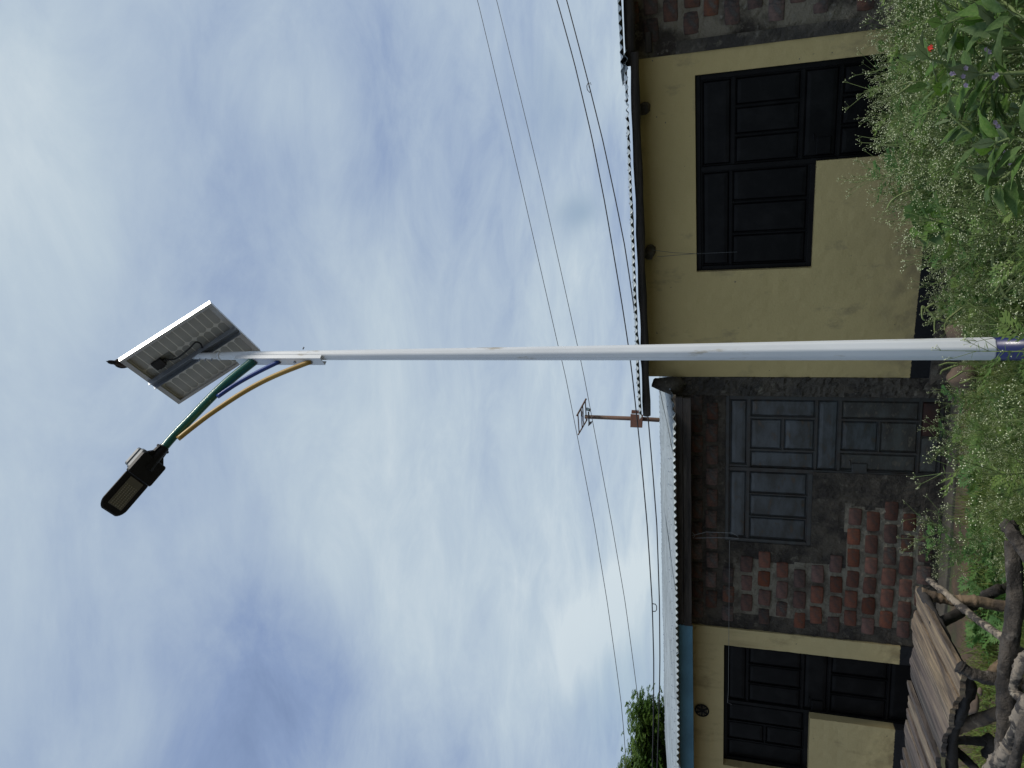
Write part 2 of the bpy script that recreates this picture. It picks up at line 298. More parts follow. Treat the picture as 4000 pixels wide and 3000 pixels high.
# ------------------------------------------------------------------ the two wall lines
CORNER = np.array([0.04, 7.85, 0.0])
class Plane:
    def __init__(s, deg):
        a = math.radians(deg); s.deg = deg; s.a = np.array([math.cos(a), -math.sin(a), 0]); s.n = np.array([-math.sin(a), -math.cos(a), 0])
    def W(s, q, d, z): return CORNER + s.a * q + s.n * d + np.array([0, 0, z])
    def px(s, x, y, off=0):
        d = ray(x, y); t = ((CORNER + s.n * off - CAM) @ s.n) / (d @ s.n); p = CAM + d * t; return (p - CORNER) @ s.a, p[2]
PR = Plane(21.2); PM = Plane(12.3)
def pbox(mb, P, s0, s1, d0, d1, z0, z1, mi=0):
    mb.box(P.W((s0 + s1) / 2, (d0 + d1) / 2, (z0 + z1) / 2), P.a * (s1 - s0) / 2, P.n * (d1 - d0) / 2, np.array([0, 0, (z1 - z0) / 2]), mi)

def grid_wall(P, s0, s1, z0, z1, holes=(), step=0.06, disp=None, d=0.0, reveal=0.12, mb=None, edge_reveal=True):
    mb = mb or MB(); uv = []
    def brk(a, b, extra):
        ks = sorted({a, b, *[e for e in extra if a < e < b]}); out = [a]
        for p, q in zip(ks, ks[1:]):
            n = max(1, round((q - p) / step)); out += [p + (q - p) * i / n for i in range(1, n + 1)]
        return out
    S = brk(s0, s1, [h[i] for h in holes for i in (0, 1)]); Z = brk(z0, z1, [h[i] for h in holes for i in (2, 3)])
    ns, nz = len(S), len(Z)
    hole = lambda i, j: any(h[0] < (S[i] + S[i + 1]) / 2 < h[1] and h[2] < (Z[j] + Z[j + 1]) / 2 < h[3] for h in holes)
    keep = [[not hole(i, j) for j in range(nz - 1)] for i in range(ns - 1)]
    vs = []
    for i in range(ns):
        for j in range(nz):
            dd = d + (disp(S[i], Z[j]) if disp else 0); vs.append(P.W(S[i], dd, Z[j])); uv.append((S[i], Z[j]))
    fs = [(i * nz + j, i * nz + j + 1, (i + 1) * nz + j + 1, (i + 1) * nz + j)[::-1] for i in range(ns - 1) for j in range(nz - 1) if keep[i][j]]
    base = len(vs); back = {}
    def bk(k):
        if k not in back:
            i, j = divmod(k, nz); back[k] = len(vs); vs.append(P.W(S[i], d - reveal, Z[j])); uv.append((S[i], Z[j]))
        return back[k]
    g = lambda i, j: 0 <= i < ns - 1 and 0 <= j < nz - 1 and keep[i][j]
    inside = lambda i, j: 0 <= i < ns - 1 and 0 <= j < nz - 1
    for i in range(ns):
        for j in range(nz):
            if j < nz - 1 and g(i - 1, j) != g(i, j) and (edge_reveal or (inside(i - 1, j) and inside(i, j))):
                a, b = i * nz + j, i * nz + j + 1; q = (a, b, bk(b), bk(a)); fs.append(q if g(i - 1, j) else q[::-1])
            if i < ns - 1 and g(i, j - 1) != g(i, j) and (edge_reveal or (inside(i, j - 1) and inside(i, j))):
                a, b = i * nz + j, (i + 1) * nz + j; q = (a, b, bk(b), bk(a)); fs.append(q[::-1] if g(i, j - 1) else q)
    if mb.uv is None: mb.uv = []
    mb.uv += uv; mb.add(vs, fs); return mb

# ------------------------------------------------------------------ ground
def gz(x, y):
    t = min(1, max(0, (6.4 - y) / 3.2)); t = t * t * (3 - 2 * t)
    return 0.36 * t + 0.025 * mn.noise(Vector((x * 1.1, y * 1.1, 0))) * min(1, max(0, (y + 1) / 3)) - 0.03
def axis(lo, hi, step, far):
    a = list(np.arange(lo, hi + 1e-6, step)); k = step; x = hi
    while x < far: k *= 1.5; x += k; a.append(x)
    k = step; x = lo
    while x > -far: k *= 1.5; x -= k; a.insert(0, x)
    return a
gx, gy = axis(-7, 6, .12, 600), axis(1, 9.5, .12, 600)
g = MB(); ny = len(gy)
g.add([(x, y, gz(x, y)) for x in gx for y in gy], [(i * ny + j, (i + 1) * ny + j, (i + 1) * ny + j + 1, i * ny + j + 1) for i in range(len(gx) - 1) for j in range(ny - 1)])
g.build('ground', 'soil', smooth=True, kind='structure')
a = MB(); ap = []
grid_ap = []
pbox(a, PM, -6.4, .05, .03, .30, -.12, .004)
a.build('concrete_apron', 'apron', kind='structure', bevel=.01)

# ------------------------------------------------------------------ doors
def pan(mb, P, s0, s1, z0, z1, d0, d1, bev=.014):
    vs = [P.W(s, d0, z) for s, z in ((s0, z0), (s1, z0), (s1, z1), (s0, z1))] + [P.W(s, d1, z) for s, z in ((s0 + bev, z0 + bev), (s1 - bev, z0 + bev), (s1 - bev, z1 - bev), (s0 + bev, z1 - bev))]
    m = .045
    cs = [P.W(s, d1 + .0025, z) for s, z in ((s0 + m, z0 + m), (s1 - m, z0 + m), (s1 - m, z1 - m), (s0 + m, z1 - m))]
    vs += cs
    fs = [(i, (i + 1) % 4, 4 + (i + 1) % 4, 4 + i) for i in range(4)] + [(4 + i, 4 + (i + 1) % 4, 8 + (i + 1) % 4, 8 + i) for i in range(4)] + [(8, 9, 10, 11)]
    mb.add(vs, [q for q in fs])
def leaf(P, name, rect, panels, d, rail_mat, panel_mats, parent, label=None, lock=None):
    s0, s1, z0, z1 = rect; gp = .009
    mb = grid_wall(P, s0, s1, z0, z1, [(p[0] - gp, p[1] + gp, p[2] - gp, p[3] + gp) for p in panels], 5, None, d, .022)
    o = mb.build(name, rail_mat, parent, label=label, bevel=.0025)
    bk = MB(); pbox(bk, P, s0 + .001, s1 - .001, d - .03, d - .0215, z0 + .001, z1 - .001)
    bk.build('sheet', rail_mat, o)
    for i, p in enumerate(panels):
        q = MB(); pan(q, P, p[0], p[1], p[2], p[3], d - .0213, d - .007)
        q.build('panel', panel_mats[i] if isinstance(panel_mats, (list, tuple)) else panel_mats, o)
    if lock:
        q = MB(); pbox(q, P, lock[0], lock[1], d - .02, d + .012, lock[2], lock[3]); pbox(q, P, lock[1] - .02, lock[1] + .035, d + .013, d + .028, lock[3] + .015, lock[3] + .03)
        q.build('lock_box', rail_mat if rail_mat != 'black_door' else 'black_door', o, bevel=.006)
    return o
def door_frame(P, rect_d, rect_w, d, m, parent, tw=.045):
    mb = MB(); s0, s1, z0, z1 = rect_d; w0, w1, y0, y1 = rect_w
    pbox(mb, P, s1 - tw, s1, d - .06, d + .012, z0, z1 - tw - .001)
    pbox(mb, P, s0 - tw / 2, s0 + tw / 2, d - .06, d + .012, z0, z1 - tw - .001)
    pbox(mb, P, w0, s1, d - .06, d + .012, z1 - tw, z1)
    pbox(mb, P, w0, w0 + tw, d - .06, d + .011, y0 + tw + .001, z1 - tw - .001)
    pbox(mb, P, w0, s0 - tw / 2 - .001, d - .06, d + .011, y0, y0 + tw)
    return mb.build('door_frame', m, parent, bevel=.004)

# ------------------------------------------------------------------ bricks
def brick_mesh(name, seed, m, size=(.225, .138)):
    r = random.Random(seed); nx, nz_ = 7, 5; vs = []; Wd, Hd = size
    for layer, dd, k in ((0, 1.0, 1.0), (1, 0.35, 1.04)):
        pass
    for j in range(nz_):
        for i in range(nx):
            u = (-1, -.9, -.5, 0, .5, .9, 1)[i]; v = (-1, -.84, 0, .84, 1)[j]
            rr = 1 - 0.07 * (abs(u) ** 4) * (abs(v) ** 4)
            e = max(abs(u), abs(v))
            ed = 1 + .05 * mn.noise(Vector((u * 1.6 + seed * 7, v * 1.6, 3))) + .03 * mn.noise(Vector((u * 4 + seed * 7, v * 4, 9)))
            x = u * Wd / 2 * rr * ed; z = v * Hd / 2 * rr * ed
            d = .022 + .004 * mn.noise(Vector((u * 2 + seed, v * 2, 1))) - (.009 if e > .99 else 0)
            vs.append((x, -d, z))
    fs = [(j * nx + i, j * nx + i + 1, (j + 1) * nx + i + 1, (j + 1) * nx + i) for j in range(nz_ - 1) for i in range(nx - 1)]
    ring = [i for i in range(nx)] + [j * nx + nx - 1 for j in range(1, nz_)] + [(nz_ - 1) * nx + i for i in range(nx - 2, -1, -1)] + [j * nx for j in range(nz_ - 2, 0, -1)]
    o = len(vs); vs += [(vs[k][0] * 1.03, .03, vs[k][2] * 1.03) for k in ring]
    n = len(ring); fs += [(ring[(k + 1) % n], ring[k], o + k, o + (k + 1) % n) for k in range(n)]
    mb = MB(); mb.add(vs, fs); return mb.mesh(name, [m], smooth=True)
BR = [brick_mesh('brick', i, 'brick') for i in range(6)]
BD = [brick_mesh('brick', 10 + i, 'brick_dark') for i in range(4)]
def lay_bricks(P, wall, courses, cell, inside, dark, d=0.0, jit=.008, hscale=1.0, lscale=1.0, s_lo=0, s_hi=0, seed=0):
    r = random.Random(seed); n = 0
    for ci, z in enumerate(courses):
        s = s_lo + (ci % 2) * cell / 2 + r.uniform(-.03, .03)
        while s < s_hi:
            L_ = cell * r.uniform(.9, 1.06)
            c = s + L_ / 2
            if inside(c, z):
                me = r.choice(BD if dark(c, z) else BR)
                o = link_mesh('brick', me, P.W(c, d + r.uniform(-.017, -.004), z + r.uniform(-jit, jit)), (r.uniform(-.04, .04), r.uniform(-.035, .035), -math.radians(P.deg) + r.uniform(-.03, .03)), wall,
                              ((L_ - .030) / .225 * lscale, 1, hscale * r.uniform(.94, 1.06)))
                n += 1
            s += L_
    return n

def zone(o, P, mats, fn):
    me = o.data; me.materials.clear(); [me.materials.append(MT[m_]) for m_ in mats]; off = wloc(o.parent)
    for q in me.polygons:
        p = np.array(q.center) + off - CORNER; q.material_index = fn(p @ P.a, p[2])

def rough(amp, sc_=3.0, fine=.35, off=0):
    return lambda s, z: amp * (mn.noise(Vector((s * sc_, z * sc_, off))) + fine * 1.6 * mn.noise(Vector((s * sc_ * 5, z * sc_ * 5, off + 5))) + fine * .8 * mn.noise(Vector((s * 43, z * 43, off + 9))))

def roof_sheet(P, s0, s1, z_eave, off, slope, length, parent, short=lambda s: 0.0, lift=0.0, lam=.076, amp=.0135, seed=0, mname='tin', label=None):
    mb = MB(); per = 8; n = max(2, int(round((s1 - s0) / lam * per))); rows = [0, .04, .12, .35, .7, 1.0]; sl = math.tan(math.radians(slope)); vs = []
    for t in rows:
        for i in range(n + 1):
            s = s0 + (s1 - s0) * i / n; b = short(s); x = b + (length - b) * t
            z = z_eave + x * sl + amp * math.cos(2 * math.pi * (s - s0) / lam) + lift + .012 * mn.noise(Vector((s * 2 + seed, x * 1.5, seed))) + (.006 * mn.noise(Vector((s * 9, seed, 2))) if t == 0 else 0)
            dd = off - x + (.012 * mn.noise(Vector((s * 5, seed, 7))) if t == 0 else 0)
            vs.append(P.W(s, dd, z))
    m = n + 1; fs = [(j * m + i, j * m + i + 1, (j + 1) * m + i + 1, (j + 1) * m + i) for j in range(len(rows) - 1) for i in range(n)]
    mb.add(vs, fs); return mb.build('roof_sheet', mname, parent, smooth=True, sol=.0015, label=label)
def nails(P, s0, s1, z_eave, off, slope, xs, parent):
    mb = MB(); sl = math.tan(math.radians(slope)); s = s0 + .038
    while s < s1:
        for x in xs:
            if random.random() < .8:
                c = P.W(s, off - x, z_eave + x * sl + .017); mb.tube([c, c + np.array([0, 0, .008])], [.009, .006], 5)
        s += .152
    mb.build('roof_nails', 'galv', parent, kind='stuff')

# ================================================================== yellow shop (nearest part of the row, behind the lamp post)
shopR = thing('shop_building', 'yellow plastered shop with black plinth and black steel doors behind the solar lamp post', 'shop', PR.W(1.6, 0, 0))
dR = (2.182, 3.03, .13, 2.39); wR = (1.19, 2.182, 1.31, 2.39)
wallR = grid_wall(PR, .06, 3.225, -.1, 2.93, [dR, wR], .05, rough(.006, 2.2, .5), 0, .16).build('wall', MT['yellow'], shopR, smooth=False)
sw = MB(); pbox(sw, PR, .07, .22, -4.0, -.161, -.1, 2.93); pbox(sw, PR, .23, 4.6, -4.0, -3.85, -.1, 3.45); sw.build('side_wall', 'cement', shopR)
inn = MB(); pbox(inn, PR, 1.1, 3.12, -.3, -.17, -.1, 2.5); inn.build('inner_backing', 'black_door', shopR)
dep = -.07
door_frame(PR, dR, wR, dep, 'black_door', shopR)
def colsplit(a, b, n, gap): w_ = (b - a - gap * (n - 1)) / n; return [(a + i * (w_ + gap), a + i * (w_ + gap) + w_) for i in range(n)]
s0, s1 = 2.182 + .026, 3.03 - .048
A_ = s0 + .012, s1 - .012
pan_list = [(A_[0], A_[1], 2.07, 2.325)]
pan_list += [(c[0], c[1], 1.468, 2.025) for c in colsplit(A_[0], A_[1], 3, .026)]
pan_list += [(A_[0], A_[1], 1.149, 1.425)]
pan_list += [(c[0], c[1], .55, 1.108) for c in colsplit(A_[0], A_[1], 3, .026)]
pan_list += [(A_[0], A_[1], .20, .505)]
leaf(PR, 'door', (s0, s1, .15, 2.343), pan_list, dep, 'black_door', 'black_door', shopR, lock=(2.235, 2.385, 1.19, 1.315))
q0, q1 = 1.19 + .047, 2.182 - .026
pan_list = [(q0 + .012, q1 - .012, 2.08, 2.325)] + [(c[0], c[1], 1.375, 2.045) for c in colsplit(q0 + .012, q1 - .012, 3, .028)]
leaf(PR, 'window', (q0, q1, 1.357, 2.343), pan_list, dep, 'black_door', 'black_door', shopR)
# roof, eave beam
for i in range(5):
    a0 = -.235 + i * .70
    roof_sheet(PR, a0, min(a0 + .722, 3.30), 2.950, .5, 7.7, 4.6, shopR, lift=.003 * (i % 2), seed=i)
nails(PR, -.2, 3.2, 2.950, .5, 7.7, (.08, .9), shopR)
eb = MB(); n = 22; eb.tube([PR.W(-.235 + 3.5 * i / n, .38, 2.892 + .003 * math.sin(i * .8)) for i in range(n + 1)], [.040 + .004 * math.sin(i * 1.7) for i in range(n + 1)], 10, wob=.12)
eb.build('eave_beam', 'wood_dark', shopR, smooth=True)
for (x, y) in ((2514, 428), (2537, 991)):
    s, z = PR.px(x, y, .12); st = MB(); st.tube([PR.W(s + .02, -.1, z - .0), PR.W(s + .01, .06, z), PR.W(s - .005, .16, z + .003), PR.W(s - .006, .168, z + .003)], [.058, .055, .05, .043], 12, wob=.25, seed=x); st.build('rafter_end', 'cement', shopR, smooth=True)
s, z = PR.px(2530, 985, .12)
wi = MB(); sa, za = PR.px(2548, 975, .13); sb, zb = PR.px(2715, 991, .02); sc_, zc = PR.px(2880, 988, .0)
wi.tube([PR.W(sa, .15, za), PR.W((sa + sb) / 2 - .01, .08, (za + zb) / 2), PR.W(sb, .02, zb), PR.W(sc_, -.05, zc)], .0022, 4)
sa, za = PR.px(2568, 1003, .13); wi.tube([PR.W(sa, .13, za), PR.W((sa + sb) / 2, .07, (za + zb) / 2 - .01), PR.W(sb, .02, zb)], .0022, 4)
wi.build('hanging_wire', 'wire_grey', shopR)
fd = MB(); grid_wall(PR, .02, 3.3, -.15, .20, (), .05, rough(.035, 4, .5, 3), .055, .1, mb=fd); fd.build('foundation', 'cement', shopR)

# ================================================================== brick house on the far right of the row
shopB = thing('brick_building', 'rough red brick building under a higher tin roof, beside the yellow shop', 'house', PR.W(3.9, 0, 0))
wallB = grid_wall(PR, 3.226, 5.2, -.1, 2.96, (), .035, rough(.014, 3, .6, 4), -.012, .16).build('wall', 'mortar', shopB)
cz = [.10 + .178 * k for k in range(17)]
edge = lambda z: 3.31 + .07 * mn.noise(Vector((z * 3, 2, 1))) + .03 * (z < 1.2) + max(0, z - 2.3) * .05
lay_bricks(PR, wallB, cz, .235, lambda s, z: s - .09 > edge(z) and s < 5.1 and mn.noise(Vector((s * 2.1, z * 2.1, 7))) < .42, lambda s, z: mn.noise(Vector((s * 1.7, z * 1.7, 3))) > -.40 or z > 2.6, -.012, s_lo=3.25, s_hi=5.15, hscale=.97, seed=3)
es = MB(); grid_wall(PR, 3.226, 3.335, .1, 2.55, (), .03, rough(.010, 5, .6, 6), .014, .03, mb=es); es.build('cement_edge', 'cement', shopB)
bb = MB(); bb.tube([PR.W(3.16 + .2 * i, .34, 2.922 + .002 * i + .004 * math.sin(i * 1.3)) for i in range(11)], [.048] * 11, 10, wob=.2, seed=5); bb.build('eave_beam', 'wood_dark', shopB, smooth=True)
sa, za = PR.px(2537, 190, .03); sb_ = MB(); pbox(sb_, PR, sa - .035, sa + .14, -.05, .045, za - .02, za + .035); sb_.build('timber_stub', 'wood_dark', shopB, bevel=.004)
for i in range(3):
    a0 = 3.12 + i * .72
    roof_sheet(PR, a0, a0 + .74, 2.985, .50, 7.7, 4.4, shopB, lift=.004 * (i % 2), seed=20 + i)
so2 = MB(); pbox(so2, PR, 5.06, 5.2, -4.0, -.18, -.1, 3.0); so2.build('side_wall', 'mortar', shopB)

# ================================================================== unplastered middle shop
shopM = thing('shop_building', 'unplastered red brick and cement shop with blue-grey steel door in the middle of the row', 'shop', PM.W(-1.4, 0, 0))
dM = (-.965, -.148, .03, 2.10); wM = (-1.806, -.965, 1.215, 2.10)
def dispM(s, z):
    v = rough(.016, 3.2, .6, 11)(s, z)
    if s > -.15: v += .03 * max(0, mn.noise(Vector((s * 5, z * 4, 2)))) + .02
    if any(abs(s - e) < .05 for e in (-.965, -.148, -1.806)) or abs(z - 2.1) < .05 or abs(z - 1.215) < .04: v *= .35
    return v - .012
wallM = grid_wall(PM, -2.86, .045, -.1, 2.62, [dM, wM], .032, dispM, 0, .14).build('wall', 'mortar', shopM)
inn = MB(); pbox(inn, PM, -1.95, -.05, -.3, -.15, -.1, 2.2); inn.build('inner_backing', 'black_door', shopM)
dpm = -.035
door_frame(PM, dM, wM, dpm, 'door_rail', shopM, .04)
cm = []
a0, a1 = -.965 + .023, -.148 - .042
fr = lambda t: a1 + (a0 - a1) * t                      # 0 at the hinge side near the yellow wall
fx = lambda b: (b - 483) / (866 - 483)
def cols(b0, b1): return fr(fx(b1)), fr(fx(b0))
P1_ = [(*cols(488, 850), 1.885, 2.045)]
P1_ += [(*cols(488, 575), 1.215, 1.84), (*cols(594, 757), 1.535, 1.84), (*cols(594, 757), 1.215, 1.502), (*cols(776, 862), 1.215, 1.84)]
P1_ += [(*cols(488, 862), .995, 1.178)]
P1_ += [(*cols(488, 578), .258, .952), (*cols(597, 752), .62, .952), (*cols(597, 752), .258, .588), (*cols(772, 858), .258, .952)]
P1_ += [(*cols(488, 668), .065, .222), (*cols(672, 858), .065, .222)]
pmats = ['grey_door'] * 6 + ['grey_low', 'grey_door', 'grey_low', 'grey_low', 'rust', 'grey_low']
leaf(PM, 'door', (a0, a1, .04, 2.058), P1_, dpm, 'door_rail', pmats, shopM, lock=(fr(fx(872)), fr(fx(822)), .70, .845))
b0, b1 = -1.806 + .042, -.965 - .022
pl2 = [(b0 + .012, b1 - .012, 1.885, 2.045)] + [(c[0], c[1], 1.272, 1.84) for c in colsplit(b0 + .012, b1 - .012, 3, .03)]
leaf(PM, 'window', (b0, b1, 1.257, 2.058), pl2, dpm, 'door_rail', 'grey_door', shopM)
coursesM = [.132 + .163 * 0, .287, .453, .622, .794, .954, 1.134, 1.309, 1.49, 1.678, 1.865, 2.059, 2.24, 2.40, 2.55]
def inM(s, z):
    e = .06 * mn.noise(Vector((s * 3, z * 3, 8)))
    if z > 2.12: return -2.75 < s < -.2
    if s < -2.70 + e * .3: return False
    if s < -1.98 + e: return True
    if s < -1.30 + e * 2: return z < .88 + e
    return False
nb = lay_bricks(PM, wallM, coursesM, .245, inM, lambda s, z: z > 1.95 or z < .2 or mn.noise(Vector((s * 1.6, z * 1.6, 5))) > .22, -.006, s_lo=-2.92, s_hi=-.1, seed=5, hscale=.89, lscale=.93)  # bricks just below the eave laid dark: its shade put into their colour
zone(wallM, PM, ('render_dark', 'joint'), lambda s, z: int(inM(s + .03, z) and s > -2.68 and z < 2.02 and .12 < z + .04 * mn.noise(Vector((s * 8, z * 8, 3)))))
MS = 2.590
def shortM(s): return max(0.0, min(.62, (s + .36) * 1.35)) if s > -.36 else 0.0
for i in range(4):
    a1_ = .095 - i * .74; roof_sheet(PM, a1_ - .76, a1_, MS - .004 * i, .6, 8.0, 3.3, shopM, short=shortM if i == 0 else (lambda s: 0.0), lift=.004 * (i % 2), seed=30 + i)
nails(PM, -2.8, .0, MS, .6, 8.0, (.35, .8, 2.9), shopM)
for k, (z0_, z1_, s1_) in enumerate(((2.437, 2.517, -.085), (2.521, 2.592, -.075))):
    pk = MB(); n = 20
    for i in range(n):
        sA, sB = s1_ - 2.56 * i / n, s1_ - 2.56 * (i + 1) / n
    nn = 26; vs = []
    for i in range(nn + 1):
        s = s1_ - 2.56 * i / nn; e = .006 * mn.noise(Vector((s * 2, k * 5, 0)))
        for dd, zz in ((.37, z0_ + e), (.42, z0_ + e), (.42, z1_ + e * .4), (.37, z1_ + e * .4)): vs.append(PM.W(s, dd + .004 * mn.noise(Vector((s * 3, zz, k))), zz))
    fs = [(i * 4 + k2, i * 4 + (k2 + 1) % 4, (i + 1) * 4 + (k2 + 1) % 4, (i + 1) * 4 + k2) for i in range(nn) for k2 in range(4)] + [(3, 2, 1, 0), (nn * 4, nn * 4 + 1, nn * 4 + 2, nn * 4 + 3)]
    pk.add(vs, fs); pk.build('eave_plank', 'wood_dark', shopM, bevel=.003)
# lumpy cement corner against the yellow shop
ck = MB(); grid_wall(PM, -.14, .055, .0, 2.66, (), .025, rough(.028, 4.5, .7, 21), .018, .12, mb=ck); ck.build('cement_corner', 'cement', shopM)
lump = MB(); lump.tube([PM.W(-.02, .05, 2.56), PM.W(-.01, .10, 2.66), PM.W(.0, .14, 2.76), PM.W(.02, .12, 2.84)], [.07, .085, .07, .05], 12, wob=.5, seed=3); lump.build('cement_lump', 'cement', shopM, smooth=True)
s_, z_ = PM.px(2706, 2080, .42)
cd = MB(); pts = [(2703, 2078), (2715, 2092), (2708, 2102), (2704, 2092), (2760, 2078), (2860, 2082), (2882, 2094), (2884, 2106), (2870, 2102), (2790, 2100), (2714, 2102)]
cd.tube([PM.W(PM.px(x, y, .3)[0], .3, PM.px(x, y, .3)[1]) for x, y in pts], .0028, 4)
cd.tube([PM.W(PM.px(x, y, .12)[0], .12, PM.px(x, y, .12)[1]) for x, y in ((2884, 2104), (2850, 2110), (2848, 2300), (2847, 2500), (2845, 2700), (2842, 2745), (2858, 2752))], .0024, 4)
o = cd.build('hanging_string', 'string'); o['label'] = 'thin pale string looped from the eave plank and stretched across the doors below'; o['category'] = 'string'

# ================================================================== cream shop
shopL = thing('shop_building', 'cream plastered shop with blue eave board and black doors behind the wooden table', 'shop', PM.W(-4.4, 0, 0))
dL = (-3.870, -3.075, .03, 2.10); wL = (-4.66, -3.870, 1.165, 2.10)
def dispL(s, z):
    v = rough(.006, 2.2, .6, 17)(s, z)
    cr = abs(z - 2.235 - .03 * mn.noise(Vector((s * 4, 3, 1)))); v += .012 * math.exp(-(cr / .02) ** 2)
    return v
wallL = grid_wall(PM, -6.3, -2.862, -.1, 2.62, [dL, wL], .05, dispL, .012, .20).build('wall', MT['cream'], shopL)
inn = MB(); pbox(inn, PM, -4.8, -2.95, -.32, -.2, -.1, 2.3); inn.build('inner_backing', 'black_door', shopL)
dpl = -.11
door_frame(PM, dL, wL, dpl, 'black_door', shopL, .04)
a0, a1 = -3.870 + .023, -3.075 - .042
pp = [(a0 + .012, a1 - .012, 1.855, 2.045)] + [(c[0], c[1], 1.265, 1.82) for c in colsplit(a0 + .012, a1 - .012, 3, .026)] + [(a0 + .012, a1 - .012, .985, 1.225)]
pp += [(c[0], c[1], .385, .945) for c in colsplit(a0 + .012, a1 - .012, 3, .026)] + [(a0 + .012, a1 - .012, .075, .35)]
leaf(PM, 'door', (a0, a1, .04, 2.058), pp, dpl, 'black_door', 'black_door', shopL, lock=(a0 + .01, a0 + .13, 1.02, 1.14))
b0, b1 = -4.66 + .042, -3.870 - .022
w3 = colsplit(b0 + .012, b1 - .012, 3, .03)
pw = [(w3[2][0], w3[2][1], 1.225, 2.045), (w3[1][0], w3[1][1], 1.65, 2.045), (w3[1][0], w3[1][1], 1.225, 1.62), (w3[0][0], w3[0][1], 1.225, 2.045)]
leaf(PM, 'window', (b0, b1, 1.207, 2.058), pw, dpl, 'black_door', 'black_door', shopL)
# round vent
vs_, vz_ = PM.px(2742, 2775, .02); vm = MB(); ring = []
vm.tube([PM.W(vs_ + .075 * math.cos(t), .022, vz_ + .075 * math.sin(t)) for t in np.linspace(0, 2 * math.pi, 25)], .009, 6, caps=False)
for k in range(6):
    t = k * math.pi / 3; vm.box(PM.W(vs_ + .036 * math.cos(t), .022, vz_ + .036 * math.sin(t)), (PM.a * math.cos(t) + np.array([0, 0, math.sin(t)])) * .036, (-PM.a * math.sin(t) + np.array([0, 0, math.cos(t)])) * .008, PM.n * .008)
vo = vm.build('vent', MT['cream'], shopL)
hb = MB()
for k in range(6):
    t = (k + .5) * math.pi / 3; hb.tube([PM.W(vs_ + .045 * math.cos(t), .016, vz_ + .045 * math.sin(t)), PM.W(vs_ + .045 * math.cos(t), .0235, vz_ + .045 * math.sin(t))], .018, 8)
hb.build('vent_opening', 'cement', vo)
for i in range(5):
    a1_ = -2.845 - i * .72; roof_sheet(PM, a1_ - .74, a1_, MS - .012 - .004 * i, .6, 8.0, 3.3, shopL, lift=.004 * (i % 2), seed=40 + i)
nails(PM, -6.3, -2.9, MS - .014, .6, 8.0, (.35, .8, 2.9), shopL)
fb = MB(); vs = []; nn = 20
for i in range(nn + 1):
    s = -2.648 - 3.7 * i / nn; dz = -.010 * i / nn * 2
    for dd, zz in ((.375, 2.428), (.405, 2.428), (.405, 2.582), (.375, 2.582)): vs.append(PM.W(s, dd + .004 * mn.noise(Vector((s * 2, zz, 1))), zz + dz))
fb.add(vs, [(i * 4 + k2, i * 4 + (k2 + 1) % 4, (i + 1) * 4 + (k2 + 1) % 4, (i + 1) * 4 + k2) for i in range(nn) for k2 in range(4)] + [(3, 2, 1, 0), (nn * 4, nn * 4 + 1, nn * 4 + 2, nn * 4 + 3)])
fb.build('eave_board', 'blue_board', shopL, bevel=.003)
bw = MB(); pbox(bw, PM, -6.3, .0, -3.4, -3.25, -.1, 2.98); pbox(bw, PM, -6.3, -6.15, -3.24, -.2, -.1, 2.6); bw.build('back_wall', 'mortar', shopL)

# ================================================================== solar street lamp
PX, PY = .182, 4.0
lamp = thing('solar_street_lamp', 'tall white and navy lamp post carrying a solar panel and black lamp head', 'street lamp', (PX, PY, gz(PX, PY)))
def prad(z): return .0267 + (5.36 - z) * .0148 * .46
def poly_tube(mb, zs, rs, seg=24, cx=PX, cy=PY):
    mb.tube([(cx + .004 * (2.0 - z) * .6, cy, z) for z in zs], rs, seg)
def pr(z): return float(np.interp(z, [.8, 2.68, 4.39, 5.37], [.0570, .0434, .0335, .0275]))
zs = list(np.linspace(.822, 5.34, 16)); m_ = MB(); m_.tube([(float(np.interp(z, [.8, 2.7, 4.4, 5.4], [.193, .181, .175, .173])), PY, z) for z in zs], [pr(z) * 1.02 for z in zs], 8)
m_.build('post', 'pole_white', lamp, bevel=.007)
m_ = MB(); m_.tube([(.196, PY, gz(.2, 4) - .1), (.193, PY, .8218)], [.063, .0572], 28); m_.build('post_foot', 'pole_blue', lamp, smooth=True)
m_ = MB(); m_.tube([(.173, PY, 5.30), (.173, PY, 5.56)], .0235, 20); m_.build('spigot', 'pole_white', lamp, smooth=True)
m_ = MB(); m_.tube([(.173, PY, 5.335), (.173, PY, 5.352)], .0295, 20); m_.build('collar', 'pole_white', lamp, smooth=True)
az = math.radians(215); H = np.array([math.cos(az), math.sin(az), 0]); Q = np.array([-H[1], H[0], 0]); PC = np.array([.175, 4.0, 0]); ZZ = np.array([0, 0, 1.0])
AP = lambda h, z, q=0: PC + H * h + Q * q + ZZ * z
m_ = MB(); ch = .036                     # channel bracket
for q in (-ch + .002, ch - .002): m_.box(AP(.038, 4.86, q), H * .014, Q * .002, ZZ * .325)
m_.box(AP(.051, 4.86), H * .002, Q * ch, ZZ * .325); m_.build('bracket', 'pole_white', lamp, bevel=.001)
m_ = MB()
for z in (4.62, 4.74, 5.10): m_.tube([AP(.05, z, .0), AP(.062, z, .0)], [.009, .008], 6)
m_.tube([AP(-.05, 4.72), AP(-.066, 4.72)], .005, 6)
for z in (5.40, 5.45, 5.50): m_.tube([AP(.02, z, .0), AP(.045, z - .004, .0)], .004, 6)
m_.build('bolts', 'galv', lamp, kind='stuff')
